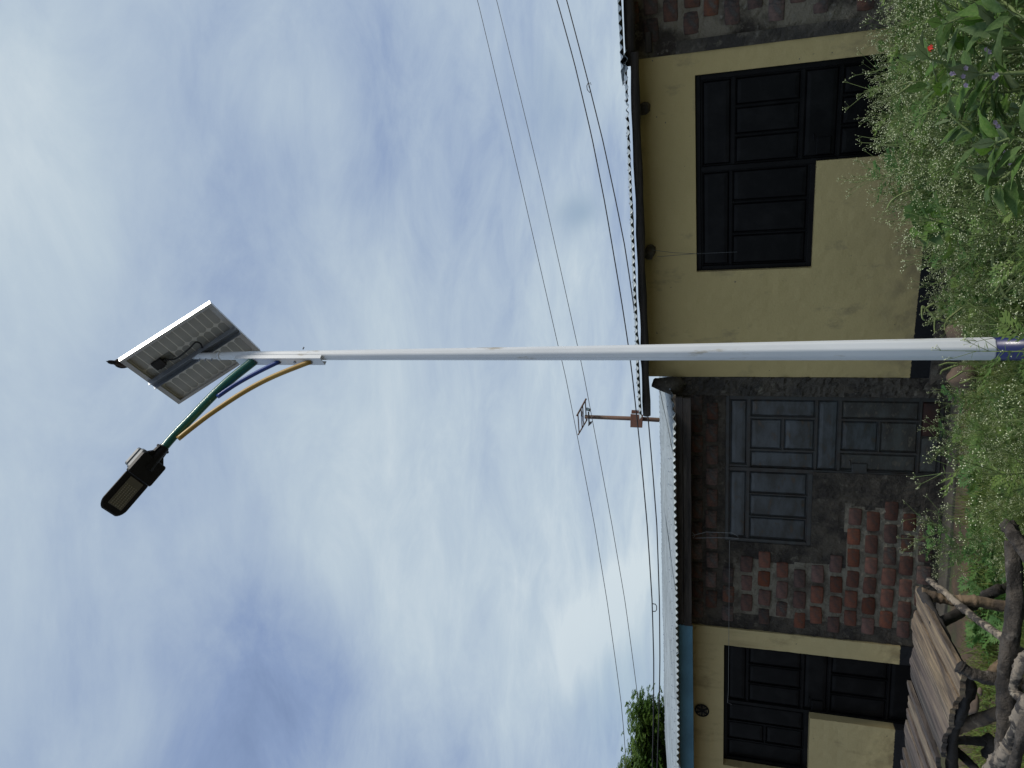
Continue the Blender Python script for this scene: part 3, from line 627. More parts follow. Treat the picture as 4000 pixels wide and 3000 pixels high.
def smooth_path(pts, n):
    pts = np.array(pts, float); t = np.linspace(0, len(pts) - 1, n); out = []
    for u in t:
        i = min(int(u), len(pts) - 2); f = u - i; p0 = pts[max(i - 1, 0)]; p1 = pts[i]; p2 = pts[i + 1]; p3 = pts[min(i + 2, len(pts) - 1)]
        out.append(.5 * ((2 * p1) + (-p0 + p2) * f + (2 * p0 - 5 * p1 + 4 * p2 - p3) * f * f + (-p0 + 3 * p1 - 3 * p2 + p3) * f ** 3))
    return out
ga = smooth_path([AP(.045, 5.055), AP(.193, 5.165), AP(.327, 5.243), AP(.518, 5.332), AP(.635, 5.388), AP(.76, 5.43)], 28)
m_ = MB(); m_.tube(ga, [.031 - .005 * i / 27 for i in range(28)], 18); m_.build('arm', 'green_arm', lamp, smooth=True)
m_ = MB(); m_.tube(smooth_path([AP(.05, 4.62), AP(.166, 4.845), AP(.288, 5.015), AP(.444, 5.175), AP(.545, 5.262), AP(.655, 5.345)], 26), .0165, 14); m_.build('brace', 'yellow_arm', lamp, smooth=True)
m_ = MB(); m_.tube(smooth_path([AP(.05, 4.855), AP(.14, 4.99), AP(.24, 5.115), AP(.335, 5.205)], 14), .0145, 14); m_.build('brace', 'blue_arm', lamp, smooth=True)
# lamp head: t along the arm, w up, q sideways
tx = AP(1.17, 5.585) - AP(.737, 5.423); tx /= np.linalg.norm(tx); wx = ZZ - tx * tx[2]; wx /= np.linalg.norm(wx); qx = np.cross(wx, tx)
H0 = AP(.72, 5.418)
HP = lambda t, q, u: H0 + tx * t + qx * q + wx * u
def slab(mb, outline, u0, u1, mi=0, ch=.006):
    n = len(outline); cx = sum(p[0] for p in outline) / n; cy = sum(p[1] for p in outline) / n
    sh = lambda p: (p[0] + (cx - p[0]) * ch / .1, p[1] + (cy - p[1]) * ch / .1)
    vs = [HP(*sh(p), u0) for p in outline] + [HP(*p, u0 + ch) for p in outline] + [HP(*p, u1 - ch) for p in outline] + [HP(*sh(p), u1) for p in outline]
    fs = [tuple(range(n))[::-1], tuple(range(3 * n, 4 * n))]
    for k in range(3): fs += [(k * n + i, k * n + (i + 1) % n, (k + 1) * n + (i + 1) % n, (k + 1) * n + i) for i in range(n)]
    mb.add(vs, fs, mi)
hw = .104
def rnd_rect(t0, t1, q, r, k=5, tip=0):
    out = []
    for cx, cy, a0_ in ((t1 - r, q - r, 0), (t0 + min(r, .02), q - min(r, .02), 90), (t0 + min(r, .02), -q + min(r, .02), 180), (t1 - r, -q + r, 270)):
        rr = r if cx == t1 - r else min(r, .02)
        for i in range(k): a_ = math.radians(a0_ + 90 * i / (k - 1)); out.append((cx + rr * math.cos(a_) , cy + rr * math.sin(a_)))
    return [(t + tip * (1 - (q_ / q) ** 2) if t > t1 - r * 1.01 else t, q_) for t, q_ in out]
hd = MB()
slab(hd, rnd_rect(.225, .462, hw - .003, .045, 6, .024), -.014, .003)
slab(hd, rnd_rect(.085, .235, hw, .016), -.026, .008)
hd.tube([HP(-.005, 0, 0), HP(.05, 0, 0), HP(.10, 0, -.002), HP(.16, 0, -.01)], [.032, .033, .034, .034], 16)
for sgn in (1, -1):
    vs = [HP(.004, sgn * .028, u) for u in (-.008, .008)] + [HP(.012, sgn * .040, u) for u in (-.008, .008)] + [HP(.05, sgn * .045, u) for u in (-.008, .008)] + [HP(.09, sgn * .090, u) for u in (-.008, .008)] + [HP(.09, sgn * .02, u) for u in (-.008, .008)]
    n = 5; fs = [tuple(2 * i for i in range(n)), tuple(2 * i + 1 for i in range(n))[::-1]] + [(2 * i, 2 * i + 1, 2 * ((i + 1) % n) + 1, 2 * ((i + 1) % n)) for i in range(n)]
    hd.add(vs, fs); hd.tube([HP(.010, sgn * .036, -.014), HP(.010, sgn * .036, .014)], .0085, 8)
head = hd.build('lamp_head', 'lamp_black', lamp)
m_ = MB(); slab(m_, rnd_rect(.075, .215, .094, .015), .0085, .040); slab(m_, rnd_rect(.080, .205, .094, .015), .044, .072); m_.build('lid', 'lid_grey', head)
m_ = MB(); slab(m_, rnd_rect(.245, .435, .058, .004), -.0165, -.0142, ch=.0005); ln = m_.build('lens', 'lens', head)
m_ = MB()
for i in range(12):
    for j in range(5):
        c = HP(.292 + .012 * i, -.040 + .020 * j + .0 * (i % 2), -.0167); m_.tube([c, c - wx * .0012], [.0052, .0035], 6)
m_.build('led', 'led', ln, kind='stuff')
# panel
hz = math.radians(29); tt = math.radians(50.0)
e1 = np.array([math.cos(hz) * math.cos(tt), math.sin(hz) * math.cos(tt), -math.sin(tt)]); e2 = np.array([-math.sin(hz), math.cos(hz), 0]); en = np.cross(e1, e2)
if en[2] < 0: en = -en
PCN = np.array([.162, 4.0, 5.555]) + en * .03
L1, L2, dp = .690, .598, .030
PP = lambda a_, b_, c_=0: PCN + e1 * a_ + e2 * b_ + en * c_
m_ = MB(); fw = .003
for sg in (1, -1):
    m_.box(PP(0, sg * (L2 / 2 - fw / 2)), e1 * L1 / 2, e2 * fw / 2, en * dp / 2)
    m_.box(PP(sg * (L1 / 2 - fw / 2), 0), e1 * fw / 2, e2 * (L2 / 2 - fw), en * dp / 2)
    m_.box(PP(0, sg * (L2 / 2 - .011 - fw), -dp / 2 + .001), e1 * (L1 / 2 - fw), e2 * .011, en * .001)
    m_.box(PP(sg * (L1 / 2 - .014 - fw), 0, -dp / 2 + .001), e1 * .014, e2 * (L2 / 2 - fw - .023), en * .001)
pf = m_.build('panel_frame', 'alu', lamp)
m_ = MB(); m_.box(PP(0, 0, dp / 2 - .006), e1 * (L1 / 2 - fw), e2 * (L2 / 2 - fw), en * .002); m_.build('backsheet', 'backsheet', pf)
m_ = MB(); m_.box(PP(0, 0, dp / 2 - .002), e1 * (L1 / 2 - fw - .001), e2 * (L2 / 2 - fw - .001), en * .0018); m_.build('glass_face', 'cell_top', pf)
nc = 11; cw = (L1 - .07) / nc; rows_ = [(-.275, -.108), (-.102, .082), (.088, .268)]
cmesh = {}
for r_, (q0_, q1_) in enumerate(rows_):
    w_, h_ = cw - .0075, q1_ - q0_; c = .016
    ol = [(-w_ / 2 + c, -h_ / 2), (w_ / 2 - c, -h_ / 2), (w_ / 2, -h_ / 2 + c), (w_ / 2, h_ / 2), (-w_ / 2, h_ / 2), (-w_ / 2, -h_ / 2 + c)] if r_ else [(-w_ / 2, -h_ / 2), (w_ / 2, -h_ / 2), (w_ / 2, h_ / 2 - c), (w_ / 2 - c, h_ / 2), (-w_ / 2 + c, h_ / 2), (-w_ / 2, h_ / 2 - c)]
    if r_ == 2: ol = [(-w_ / 2 + c, -h_ / 2), (w_ / 2 - c, -h_ / 2), (w_ / 2, -h_ / 2 + c), (w_ / 2, h_ / 2 - c), (w_ / 2 - c, h_ / 2), (-w_ / 2 + c, h_ / 2), (-w_ / 2, h_ / 2 - c), (-w_ / 2, -h_ / 2 + c)]
    mb = MB(); n = len(ol)
    mb.add([e1 * a_ + e2 * b_ + en * k for k in (.0, -.0008) for a_, b_ in ol], [tuple(range(n, 2 * n)), *[(i, (i + 1) % n, n + (i + 1) % n, n + i) for i in range(n)]])
    me = mb.mesh('solar_cell', ['cell'])
    for i in range(nc): link_mesh('solar_cell', me, PP(-L1 / 2 + .035 + cw * (i + .5), (q0_ + q1_) / 2, dp / 2 - .0081), None, pf)
m_ = MB(); rw = .030
for sg in (1, -1): m_.box(PP(0, sg * (rw - .002) + .0, -dp / 2 - .018), e1 * (L1 / 2 - .001), e2 * .002, en * .018)
m_.box(PP(0, 0, -dp / 2 - .002), e1 * (L1 / 2 - .001), e2 * (rw - .004), en * .002); m_.build('mounting_rail', 'galv', pf)
jb = PP(-.20, -.10, dp / 2 - .022); m_ = MB(); m_.box(jb, e1 * .038, e2 * .034, en * .012); m_.box(jb + e1 * .045, e1 * .012, e2 * .012, en * .008); m_.box(jb - e2 * .0 + e1 * .0 - en * .0 + e2 * .038, e1 * .02, e2 * .006, en * .008)
m_.build('junction_box', 'blackplastic', pf, bevel=.004)
m_ = MB(); m_.tube(smooth_path([jb + e1 * .055, PP(-.09, -.075, -.025), PP(.02, -.09, -.03), PP(.085, -.105, -.028), PP(.10, -.075, -.03), PP(.085, -.03, -.02)], 24), .006, 8); m_.build('cable', 'blackplastic', pf, smooth=True)
m_ = MB(); m_.box(PP(-.135, -.10, dp / 2 - .0095), e1 * .045, e2 * .035, en * .0005); m_.build('sticker', 'label', pf)

# bird
b0 = atY(412, 1411, 3.78)
bp = smooth_path([atY(414, 1410.5, 3.74), atY(424, 1413, 3.76), atY(434, 1415, 3.785), atY(445, 1416, 3.81), atY(458, 1418, 3.84), atY(474, 1420, 3.87), atY(492, 1420, 3.90), atY(512, 1418, 3.93), atY(535, 1416, 3.96)], 30)
rr = np.interp(np.linspace(0, 8, 30), [0, .7, 1.1, 2, 3, 4, 5, 6, 7, 8], [.001, .0045, .011, .0145, .0140, .022, .027, .026, .018, .008])
bird = thing('bird', 'small dark brown bird peering over the top corner of the tilted solar panel', 'bird', bp[18])
m_ = MB(); m_.tube(bp, list(rr), 14)
m_.m = [1 if (i // 14) < 11 else 0 for i in range(len(m_.f))]
m_.build('body', ['feather', 'feather_dark'], bird, smooth=True)
ax_ = bp[22] - bp[10]; ax_ /= np.linalg.norm(ax_); sd = RT - ax_ * np.dot(RT, ax_); sd /= np.linalg.norm(sd)
for sg in (1, -1):
    m_ = MB(); pts = [bp[12] + sd * sg * .010 + FW * .006, bp[15] + sd * sg * .019 + FW * .006, bp[20] + sd * sg * .022 + FW * .006, bp[27] + sd * sg * .012 + FW * .004]
    m_.tube(smooth_path(pts, 10), [.003, .008, .011, .012, .012, .012, .011, .009, .007, .003], 8); m_.build('wing', 'feather_dark', bird, smooth=True)
m_ = MB()
for sg in (1, -1): m_.tube([bp[21] + sd * sg * .009, bp[21] + sd * sg * .010 - ZZ * .028, bp[21] + sd * sg * .012 - ZZ * .04 - FW * .01], .0016, 5)
m_.build('leg', 'feather_dark', bird)

# ================================================================== wires
def wire(pts, D, r, m, label, extra=None):
    mb = MB(); yy = np.linspace(pts[0][1], pts[-1][1], 60); co_ = np.polyfit([p[1] for p in pts], [p[0] for p in pts], 4); xx = np.interp(yy, [p[1] for p in pts], [p[0] for p in pts]) * .75 + np.polyval(co_, yy) * .25; P3 = [atY(a_, b_, D) for a_, b_ in zip(xx, yy)]; mb.tube(P3, r, 6)
    if extra: extra(mb)
    o = mb.build('overhead_wire', m); o['label'] = label; o['category'] = 'wire'; o['group'] = 'overhead wires behind the shops'
    return o
wire([(1790, -260), (1866, 0), (2030, 700), (2179, 1347), (2206, 1450), (2322, 2050), (2371, 2350), (2426, 2742), (2440, 2891), (2452, 3150)], 13.5, .0065, 'wire_grey', 'highest of the thin grey wires crossing the sky')
wire([(1870, -260), (1940, 0), (2110, 700), (2250, 1325), (2278, 1450), (2390, 2050), (2442, 2350), (2491, 2722), (2505, 2860), (2530, 3150)], 13.5, .0065, 'wire_grey', 'second highest thin grey wire, passing just over the small far light pole')
def ex1(mb): mb.tube([atY(x, y, 11.9) for x, y in ((2548, 2358), (2560, 2360), (2565, 2368), (2565, 2382), (2560, 2388), (2549, 2388))], .008, 6)
wire([(2095, -260), (2175, 0), (2243, 243), (2311, 531), (2362, 791), (2429, 1186), (2452, 1333), (2468, 1450), (2500, 1750), (2528, 2050), (2548, 2350), (2554, 2585), (2552, 2800), (2548, 2977), (2545, 3150)], 12, .0105, 'wire', 'thick black wire with a small square loop above the middle tin roof', ex1)
def ex2(mb):
    mb.tube([atY(x, y, 11.9) for x, y in ((2297, 325), (2292, 335), (2294, 350), (2303, 362), (2306, 350), (2300, 338))], .007, 6)
    mb.tube([atY(x, y, 11.9) for x, y in ((2300, 330), (2306, 322), (2309, 332))], .005, 5)
wire([(2140, -260), (2213, 0), (2299, 328), (2356, 554), (2407, 791), (2441, 960), (2461, 1096), (2500, 1380), (2530, 1616), (2548, 1830), (2566, 2050), (2576, 2350), (2578, 2585), (2575, 2742), (2567, 3000), (2560, 3150)], 12, .0105, 'wire', 'lowest thick black wire, with a twisted tie near the brick building', ex2)

# ================================================================== far light pole
FYD = 17.0
fp = thing('light_pole', 'rusty home-made light pole with brown box and empty panel frame rising beyond the roof', 'light pole', (-.83, FYD, -.05))
m_ = MB(); m_.tube([(-.86, FYD, -.1), atY(2566, 1640, FYD), atY(2500, 1636, FYD), atY(2285, 1628, FYD)], [.058, .052, .05, .047], 12); m_.build('pole', 'rusty_steel', fp, smooth=True)
m_ = MB()
def quadbox(mb, pts, y0, y1):
    vs = [atY(x, y, Y) for Y in (y0, y1) for x, y in pts]; n = len(pts)
    mb.add(vs, [tuple(range(n))[::-1], tuple(range(n, 2 * n))] + [(i, (i + 1) % n, n + (i + 1) % n, n + i) for i in range(n)])
quadbox(m_, ((2463, 1617), (2512, 1620), (2509, 1671), (2462, 1669)), FYD - .25, FYD - .05); quadbox(m_, ((2467, 1601), (2500, 1603), (2500, 1616), (2466, 1616)), FYD - .1, FYD + .1)
m_.build('box', 'brown_box', fp, bevel=.008)
m_ = MB()
fa, fb_, fc, fd_ = atY(2253, 1625, FYD - .3), atY(2290, 1557, FYD - .3), atY(2258, 1699, FYD + .35), atY(2294, 1638, FYD + .35)
m_.tube([fa, fb_], .022, 6); m_.tube([fc, fd_], .018, 6)
for t in (.12, .45, .62, .9): m_.tube([fa + (fb_ - fa) * t, fc + (fd_ - fc) * t], .014, 6)
m_.build('panel_bracket', 'rusty_steel', fp)
m_ = MB(); quadbox(m_, ((2268, 1600), (2279, 1612), (2281, 1645), (2270, 1648)), FYD - .05, FYD + .05); m_.build('mounting_plate', 'galv', fp)
m_ = MB(); m_.tube([atY(2299, 1608, FYD - .1), atY(2301, 1652, FYD - .1)], .018, 6); m_.build('crossbar', 'wire', fp)
m_ = MB(); quadbox(m_, ((2291, 1591), (2309, 1597), (2306, 1608), (2288, 1603)), FYD - .25, FYD - .12); fl = m_.build('floodlight', 'wire', fp, bevel=.01)
m_ = MB(); quadbox(m_, ((2292, 1593), (2303, 1596), (2300, 1604), (2290, 1601)), FYD - .26, FYD - .251); m_.build('glass', 'glass_lamp', fl)
m_ = MB(); quadbox(m_, ((2299, 1648), (2315, 1645), (2310, 1655), (2297, 1666)), FYD - .25, FYD - .12); m_.build('floodlight', 'wire', fp, bevel=.01)

# ================================================================== table of sticks and boards
table = thing('market_table', 'rickety table of weathered grey boards on a frame of crooked branches', 'table', (-1.5, 4.2, gz(-1.5, 4.2)))
TZ = 1.05
A0, B0 = atz(3580, 2287, TZ), atz(3762, 2625, TZ)
A1 = A0 + (atz(3532, 2886, TZ) - A0) * 1.75; B1 = B0 + (atz(3667, 3000, TZ) - B0) * 2.7
nb_ = 17
def lerp(a_, b_, t): return a_ + (b_ - a_) * t
ts = [0]; r = random.Random(4)
wds = [1.5, 1.15, .95, 1.2, 1.0, .9, .85, .8, 1.0, .9, .8, 1.05, .9, 1.0, .9, 1, 1]; tot = sum(wds)
for w_ in wds: ts.append(ts[-1] + w_ / tot)
for i in range(nb_):
    t0, t1 = ts[i] + .0017, ts[i + 1] - .0017
    fj = r.uniform(-.015, .012); nj = r.uniform(-.05, .05)
    if i == 0: fj = 0; nj = 0
    fr0, fr1 = lerp(A0, A1, t0), lerp(A0, A1, t1); nr0, nr1 = lerp(B0, B1, t0), lerp(B0, B1, t1)
    if i in (3, 4, 5): nj = -.05
    n = 16; vs = []; zoff = r.uniform(-.006, .006); tilt = r.uniform(-.006, .006)
    for k in range(n + 1):
        u = -(-fj) + 0; u = fj + (1 - fj + nj) * k / n
        a_ = lerp(fr0, nr0, u); b_ = lerp(fr1, nr1, u); jag = .006 * mn.noise(Vector((u * 5, i * 3.3, 0)))
        m1 = .012 * mn.noise(Vector((u * 3, i * 2.1, 4)))
        ms_ = [0, .2, .4, .6, .8, 1]
        for q in ms_:
            p = lerp(a_, b_, q) + (fr1 - fr0) * 0
            p = p + (b_ - a_) * (jag * 3 * (1 - 2 * q))
            edge_ = -.004 if q in (0, 1) else 0
            en_ = .02 * mn.noise(Vector((q * 6, i, 9 if k == n else 2))) if k in (0, n) else 0
            p = p + (nr0 - fr0) * en_ * 1.2
            vs.append(p + ZZ * (zoff + tilt * (q - .5) * 4 + edge_ + m1 * .15 + .003 * mn.noise(Vector((q * 5 + i * 7, u * 3, 3)))))
    w6 = 6; top = len(vs); vs += [p - ZZ * .022 for p in vs]
    fs = []
    for k in range(n):
        for j in range(5):
            q = (k * w6 + j, k * w6 + j + 1, (k + 1) * w6 + j + 1, (k + 1) * w6 + j); fs.append(q); fs.append(tuple(top + x for x in q[::-1]))
        for j in (0, 5): q = (k * w6 + j, (k + 1) * w6 + j, top + (k + 1) * w6 + j, top + k * w6 + j); fs.append(q if j else q[::-1])
    for k in (0, n):
        for j in range(5): q = (k * w6 + j, k * w6 + j + 1, top + k * w6 + j + 1, top + k * w6 + j); fs.append(q if k else q[::-1])
    mb = MB(); mb.add(vs, fs); mb.build('plank', 'plank_tan' if i < 3 or r.random() < .3 else 'plank_grey', table)
def pole(name, pts, r_, m, seed=0, n=None, wob=.35, lab=None):
    P3 = [atY(*p) for p in pts]; n = n or 14 * len(pts); path = smooth_path(P3, n)
    path = [p + np.array([mn.noise(Vector((p[0] * 3, p[2] * 3, seed + k * 5))) for k in range(3)]) * r_ * .5 for p in path]
    mb = MB(); kn = random.Random(seed); rs = [r_ * (1 + .10 * mn.noise(Vector((i * .3, seed, 0))) + (.20 if kn.random() < .05 else 0)) for i in range(n)]
    mb.tube(path, rs, 16, wob=wob, seed=seed); return mb.build(name, m, table, smooth=True, label=lab)
pole('leg', [(3596, 2316, 4.33), (3700, 2345, 4.33), (3800, 2345, 4.33), (3939, 2363, 4.33), (4150, 2380, 4.33)], .027, 'log_tan', 1)
pole('brace', [(3627, 2266, 4.42), (3700, 2322, 4.2), (3800, 2408, 3.95), (3929, 2500, 3.6), (4060, 2610, 3.3)], .017, 'bark_light', 2)
pole('brace', [(3655, 2440, 4.12), (3760, 2385, 4.3), (3882, 2318, 4.5), (4000, 2262, 4.7)], .024, 'bark_shaded', 3)
pole('rail', [(3962, 2118, 3.48), (3966, 2250, 3.46), (3955, 2480, 3.44), (3938, 2700, 3.44), (3920, 2850, 3.44), (3890, 3120, 3.45)], .0335, 'bark', 4)
pole('post', [(3928, 2040, 3.5), (3965, 2105, 3.42), (4015, 2180, 3.36), (4120, 2320, 3.25)], .027, 'bark', 5, wob=.6)
pole('leg', [(3748, 2600, 3.62), (3800, 2632, 3.62), (3912, 2652, 3.64), (4150, 2690, 3.66)], .026, 'bark', 6)
pole('bearer', [(3600, 2300, 4.36), (3668, 2430, 4.10), (3752, 2600, 3.74)], .02, 'bark_shaded', 7)
pole('bearer', [(3772, 2612, 3.70), (3768, 2680, 3.72), (3748, 2790, 3.82), (3722, 2870, 3.95), (3712, 3100, 4.15)], .027, 'bark_shaded', 8)
pole('leg', [(3700, 2850, 4.02), (3790, 2822, 3.92), (3899, 2785, 3.8), (4120, 2720, 3.7)], .030, 'log_tan', 9)
pole('leg', [(3716, 2893, 4.5), (3800, 2895, 4.5), (3895, 2896, 4.5), (4040, 2900, 4.5)], .022, 'bark_shaded', 10)
pole('branch', [(4060, 2545, 3.05), (3996, 2574, 3.1), (3968, 2640, 3.15), (3964, 2690, 3.17), (3990, 2720, 3.15), (4060, 2770, 3.1)], .019, 'bark_light', 11)
pole('branch', [(4080, 2690, 3.0), (4000, 2785, 3.1), (3975, 2860, 3.2), (3933, 2935, 3.3), (3880, 3005, 3.42), (3820, 3090, 3.5)], .029, 'bark_light', 12)
pole('branch', [(4060, 2770, 3.0), (4000, 2848, 3.05), (3975, 2930, 3.1), (3962, 3000, 3.15), (3950, 3100, 3.2)], .020, 'bark', 13)
pole('brace', [(3725, 2930, 4.2), (3765, 2965, 4.1), (3800, 3000, 4.0), (3860, 3080, 3.9)], .020, 'bark_shaded', 14)
pole('brace', [(3860, 2655, 3.9), (3885, 2615, 3.95), (3930, 2580, 4.0)], .024, 'log_tan', 15)
pole('stub', [(3905, 2300, 4.40), (3868, 2318, 4.46), (3850, 2330, 4.5)], .024, 'bark', 16, n=10)
pole('brace', [(3770, 2640, 3.9), (3800, 2690, 3.9), (3770, 2740, 3.95)], .018, 'bark_shaded', 17, n=12)
pole('stub', [(3860, 2880, 4.1), (3880, 2910, 4.05), (3850, 2945, 4.1)], .022, 'bark', 18, n=10)

# ================================================================== plants
class TM:                                       # triangle soup for foliage, numpy friendly
    def __init__(s): s.v = []; s.f = []; s.m = []; s.n = 0
    def add(s, vs, fs, mi): s.v += list(vs); s.f += [(a_ + s.n, b_ + s.n, c_ + s.n) for a_, b_, c_ in fs]; s.m += [mi] * len(fs); s.n += len(vs)
    def seg(s, p, q, r0, r1, mi=0):
        t = q - p; t = t / (np.linalg.norm(t) + 1e-9); u = np.cross(t, [.3, .9, .2]); u /= np.linalg.norm(u) + 1e-9; v = np.cross(t, u)
        vs = [p + r0 * (math.cos(a_) * u + math.sin(a_) * v) for a_ in (0, 2.094, 4.189)] + [q + r1 * (math.cos(a_) * u + math.sin(a_) * v) for a_ in (0, 2.094, 4.189)]
        fs = []
        for i in range(3): j = (i + 1) % 3; fs += [(i, j, 3 + j), (i, 3 + j, 3 + i)]
        s.add(vs, fs, mi)
    def blob(s, p, r_, mi): s.add([p + np.array(d_) * r_ for d_ in ((1, 0, 0), (-1, 0, 0), (0, 1, 0), (0, -1, 0), (0, 0, .8), (0, 0, -.8))], [(0, 2, 4), (2, 1, 4), (1, 3, 4), (3, 0, 4), (2, 0, 5), (1, 2, 5), (3, 1, 5), (0, 3, 5)], mi)
    def blade(s, p, d, side, ln, wd, mi, droop=0.0):
        m_ = p + d * ln * .45 - np.array([0, 0, droop * .3]); e = p + d * ln - np.array([0, 0, droop])
        s.add([p, m_ + side * wd, e, m_ - side * wd], [(0, 1, 2), (0, 2, 3)], mi)
    def arr(s): return np.array(s.v, float), np.array(s.f, int), np.array(s.m, int)
def unit(v): return v / (np.linalg.norm(v) + 1e-9)
def rv(r): a_ = r.uniform(0, 2 * math.pi); return np.array([math.cos(a_), math.sin(a_), 0])
def pinnate(t, r, p, d, ln, mi):
    side = unit(np.cross(d, [0, 0, 1])); up_ = np.cross(side, d); n = 6; dr = ln * .3
    pts = [p + d * ln * k / n - ZZ * dr * (k / n) ** 2 for k in range(n + 1)]
    for k in range(n): t.seg(pts[k], pts[k + 1], ln * .010, ln * .008, mi)
    for k in range(1, n + 1):
        w_ = ln * .34 * math.sin(math.pi * (k + .6) / (n + 1.6)) + ln * .06
        for sg in (1, -1):
            dd = unit(side * sg + d * .75 + up_ * r.uniform(-.2, .2)); sl_ = unit(np.cross(dd, up_)); t.blade(pts[k], dd, sl_, w_, ln * .045, mi, w_ * .15)
            if w_ > ln * .2:
                q = pts[k] + dd * w_ * .5
                t.blade(q, unit(dd + side * sg * .6), sl_, w_ * .5, ln * .03, mi); t.blade(q, unit(dd + d * .8), sl_, w_ * .5, ln * .03, mi)
    t.blade(pts[-1], d, side, ln * .22, ln * .05, mi, ln * .04)
def parthenium(seed, bushy=1.0, leafy=1.0):
    r = random.Random(seed); t = TM(); lean = rv(r) * .12; Hh = 1.0
    st = [np.array([0, 0, 0.]) + lean * (k / 8) ** 1.5 + ZZ * Hh * .8 * k / 8 + rv(r) * .008 for k in range(9)]
    for k in range(8): t.seg(st[k], st[k + 1], .0050 - .0004 * k, .0046 - .0004 * k, 0)
    def flowers(p, d):
        for _ in range(r.randint(4, 7)):
            q = p + unit(d * .8 + np.array([r.gauss(0, .5), r.gauss(0, .5), r.gauss(.25, .35)])) * r.uniform(.014, .036)
            t.seg(p, q, .0006, .0005, 0); t.blob(q, r.uniform(.0021, .0031), 2)
    nb2 = int(12 * bushy)
    for b in range(nb2):
        f = .28 + .72 * b / nb2; k = min(7, int(f * 8)); base = st[k] + (st[k + 1] - st[k]) * (f * 8 - k)
        d = unit(rv(r) + ZZ * r.uniform(.9, 1.7)); ln = (1.05 - f * .75) * r.uniform(.42, .60)
        end = base + d * ln + ZZ * ln * .12; mid = base + d * ln * .5
        t.seg(base, mid, .0027, .0021, 0); t.seg(mid, end, .0021, .0013, 0)
        for _ in range(2): q = lerp(base, end, r.uniform(.05, .6)); pinnate(t, r, q, unit(rv(r) + ZZ * r.uniform(.2, .9)), r.uniform(.07, .15), 1)
        for _ in range(4): q = lerp(base, end, r.uniform(.1, .9)); dd = unit(rv(r) + ZZ * .4); t.blade(q, dd, unit(np.cross(dd, ZZ)), r.uniform(.02, .05), .0035, 1, .006)
        for sidx in range(r.randint(4, 6)):
            g_ = r.uniform(.4, 1.0); q = lerp(base, end, g_); dd = unit(d * .8 + rv(r) * .75 + ZZ * .35); e2_ = q + dd * r.uniform(.05, .12)
            t.seg(q, e2_, .0012, .0009, 0); flowers(e2_, dd)
            dl = unit(rv(r) + ZZ * .4); t.blade(q, dl, unit(np.cross(dl, ZZ)), r.uniform(.025, .05), .004, 1, .005)
    for k in range(int(15 * leafy)):
        f = r.uniform(.04, .62); base = st[0] + (st[-1] - st[0]) * f; d = unit(rv(r) + ZZ * r.uniform(.15, .8)); pinnate(t, r, base, d, (.22 - f * .18) * r.uniform(.7, 1.1) + .03, 1)
    return t.arr()
def big_mesh(name, parts, mats, smooth=False):
    V = np.concatenate([p[0] for p in parts]); offs = np.cumsum([0] + [len(p[0]) for p in parts[:-1]])
    F = np.concatenate([p[1] + o for p, o in zip(parts, offs)]); Mi = np.concatenate([p[2] for p in parts])
    me = bpy.data.meshes.new(name); me.vertices.add(len(V)); me.vertices.foreach_set('co', V.ravel()); nf = len(F)
    me.loops.add(nf * 3); me.loops.foreach_set('vertex_index', F.ravel().astype(np.int32)); me.polygons.add(nf)
    me.polygons.foreach_set('loop_start', np.arange(0, nf * 3, 3, dtype=np.int32)); me.polygons.foreach_set('loop_total', np.full(nf, 3, dtype=np.int32))
    for m_ in mats: me.materials.append(MT[m_])
    me.polygons.foreach_set('material_index', Mi.astype(np.int32)); me.update(calc_edges=True); return me
def xf(p, loc, rot, scl, tilt=(0, 0)):
    v, f, m_ = p; Rm = np.array(Matrix.Rotation(rot, 3, 'Z') @ Matrix.Rotation(tilt[0], 3, 'X') @ Matrix.Rotation(tilt[1], 3, 'Y')); return (v @ Rm.T * scl + np.array(loc), f, m_)
PV = [parthenium(100 + i, 1.0 + .2 * (i % 2), 1.0) for i in range(6)]

# skyline of the weeds: photo y -> photo x of the dense top
SKY = [(-200, 3380), (0, 3420), (150, 3385), (300, 3410), (430, 3385), (560, 3425), (650, 3400), (700, 3480), (800, 3520), (900, 3560), (1000, 3590), (1100, 3610), (1300, 3650), (1420, 3760), (1500, 3740), (1600, 3720), (1700, 3690), (1800, 3700), (1900, 3760), (1960, 3800), (2100, 3790), (2250, 3850), (2400, 3900), (3200, 3950)]
def skyx(u_y): return float(np.interp(u_y, [a_ for a_, b_ in SKY], [b_ for a_, b_ in SKY]))
def photo_y(p):                                  # which photo row a spot on the ground falls in
    v = np.array(p) - CAM; zc = v @ FW; return 1500 - (v @ RT) / zc * FPX, 2000 - (v @ UP) / zc * FPX
def top_height(x, y):
    z0 = gz(x, y); lo, hi = 0.05, 1.35
    for _ in range(14):
        mid = (lo + hi) / 2; yy, xx = photo_y((x, y, z0 + mid))
        if xx > skyx(yy): lo = mid
        else: hi = mid
    return lo
r = random.Random(21)
mass = []; things = []
tries = 0; placed = []
def walldist(x, y):
    v = np.array([x, y, 0]) - CORNER; return min(v @ PR.n if v @ PR.a > 0 else 9, v @ PM.n if v @ PM.a <= 0 else 9)
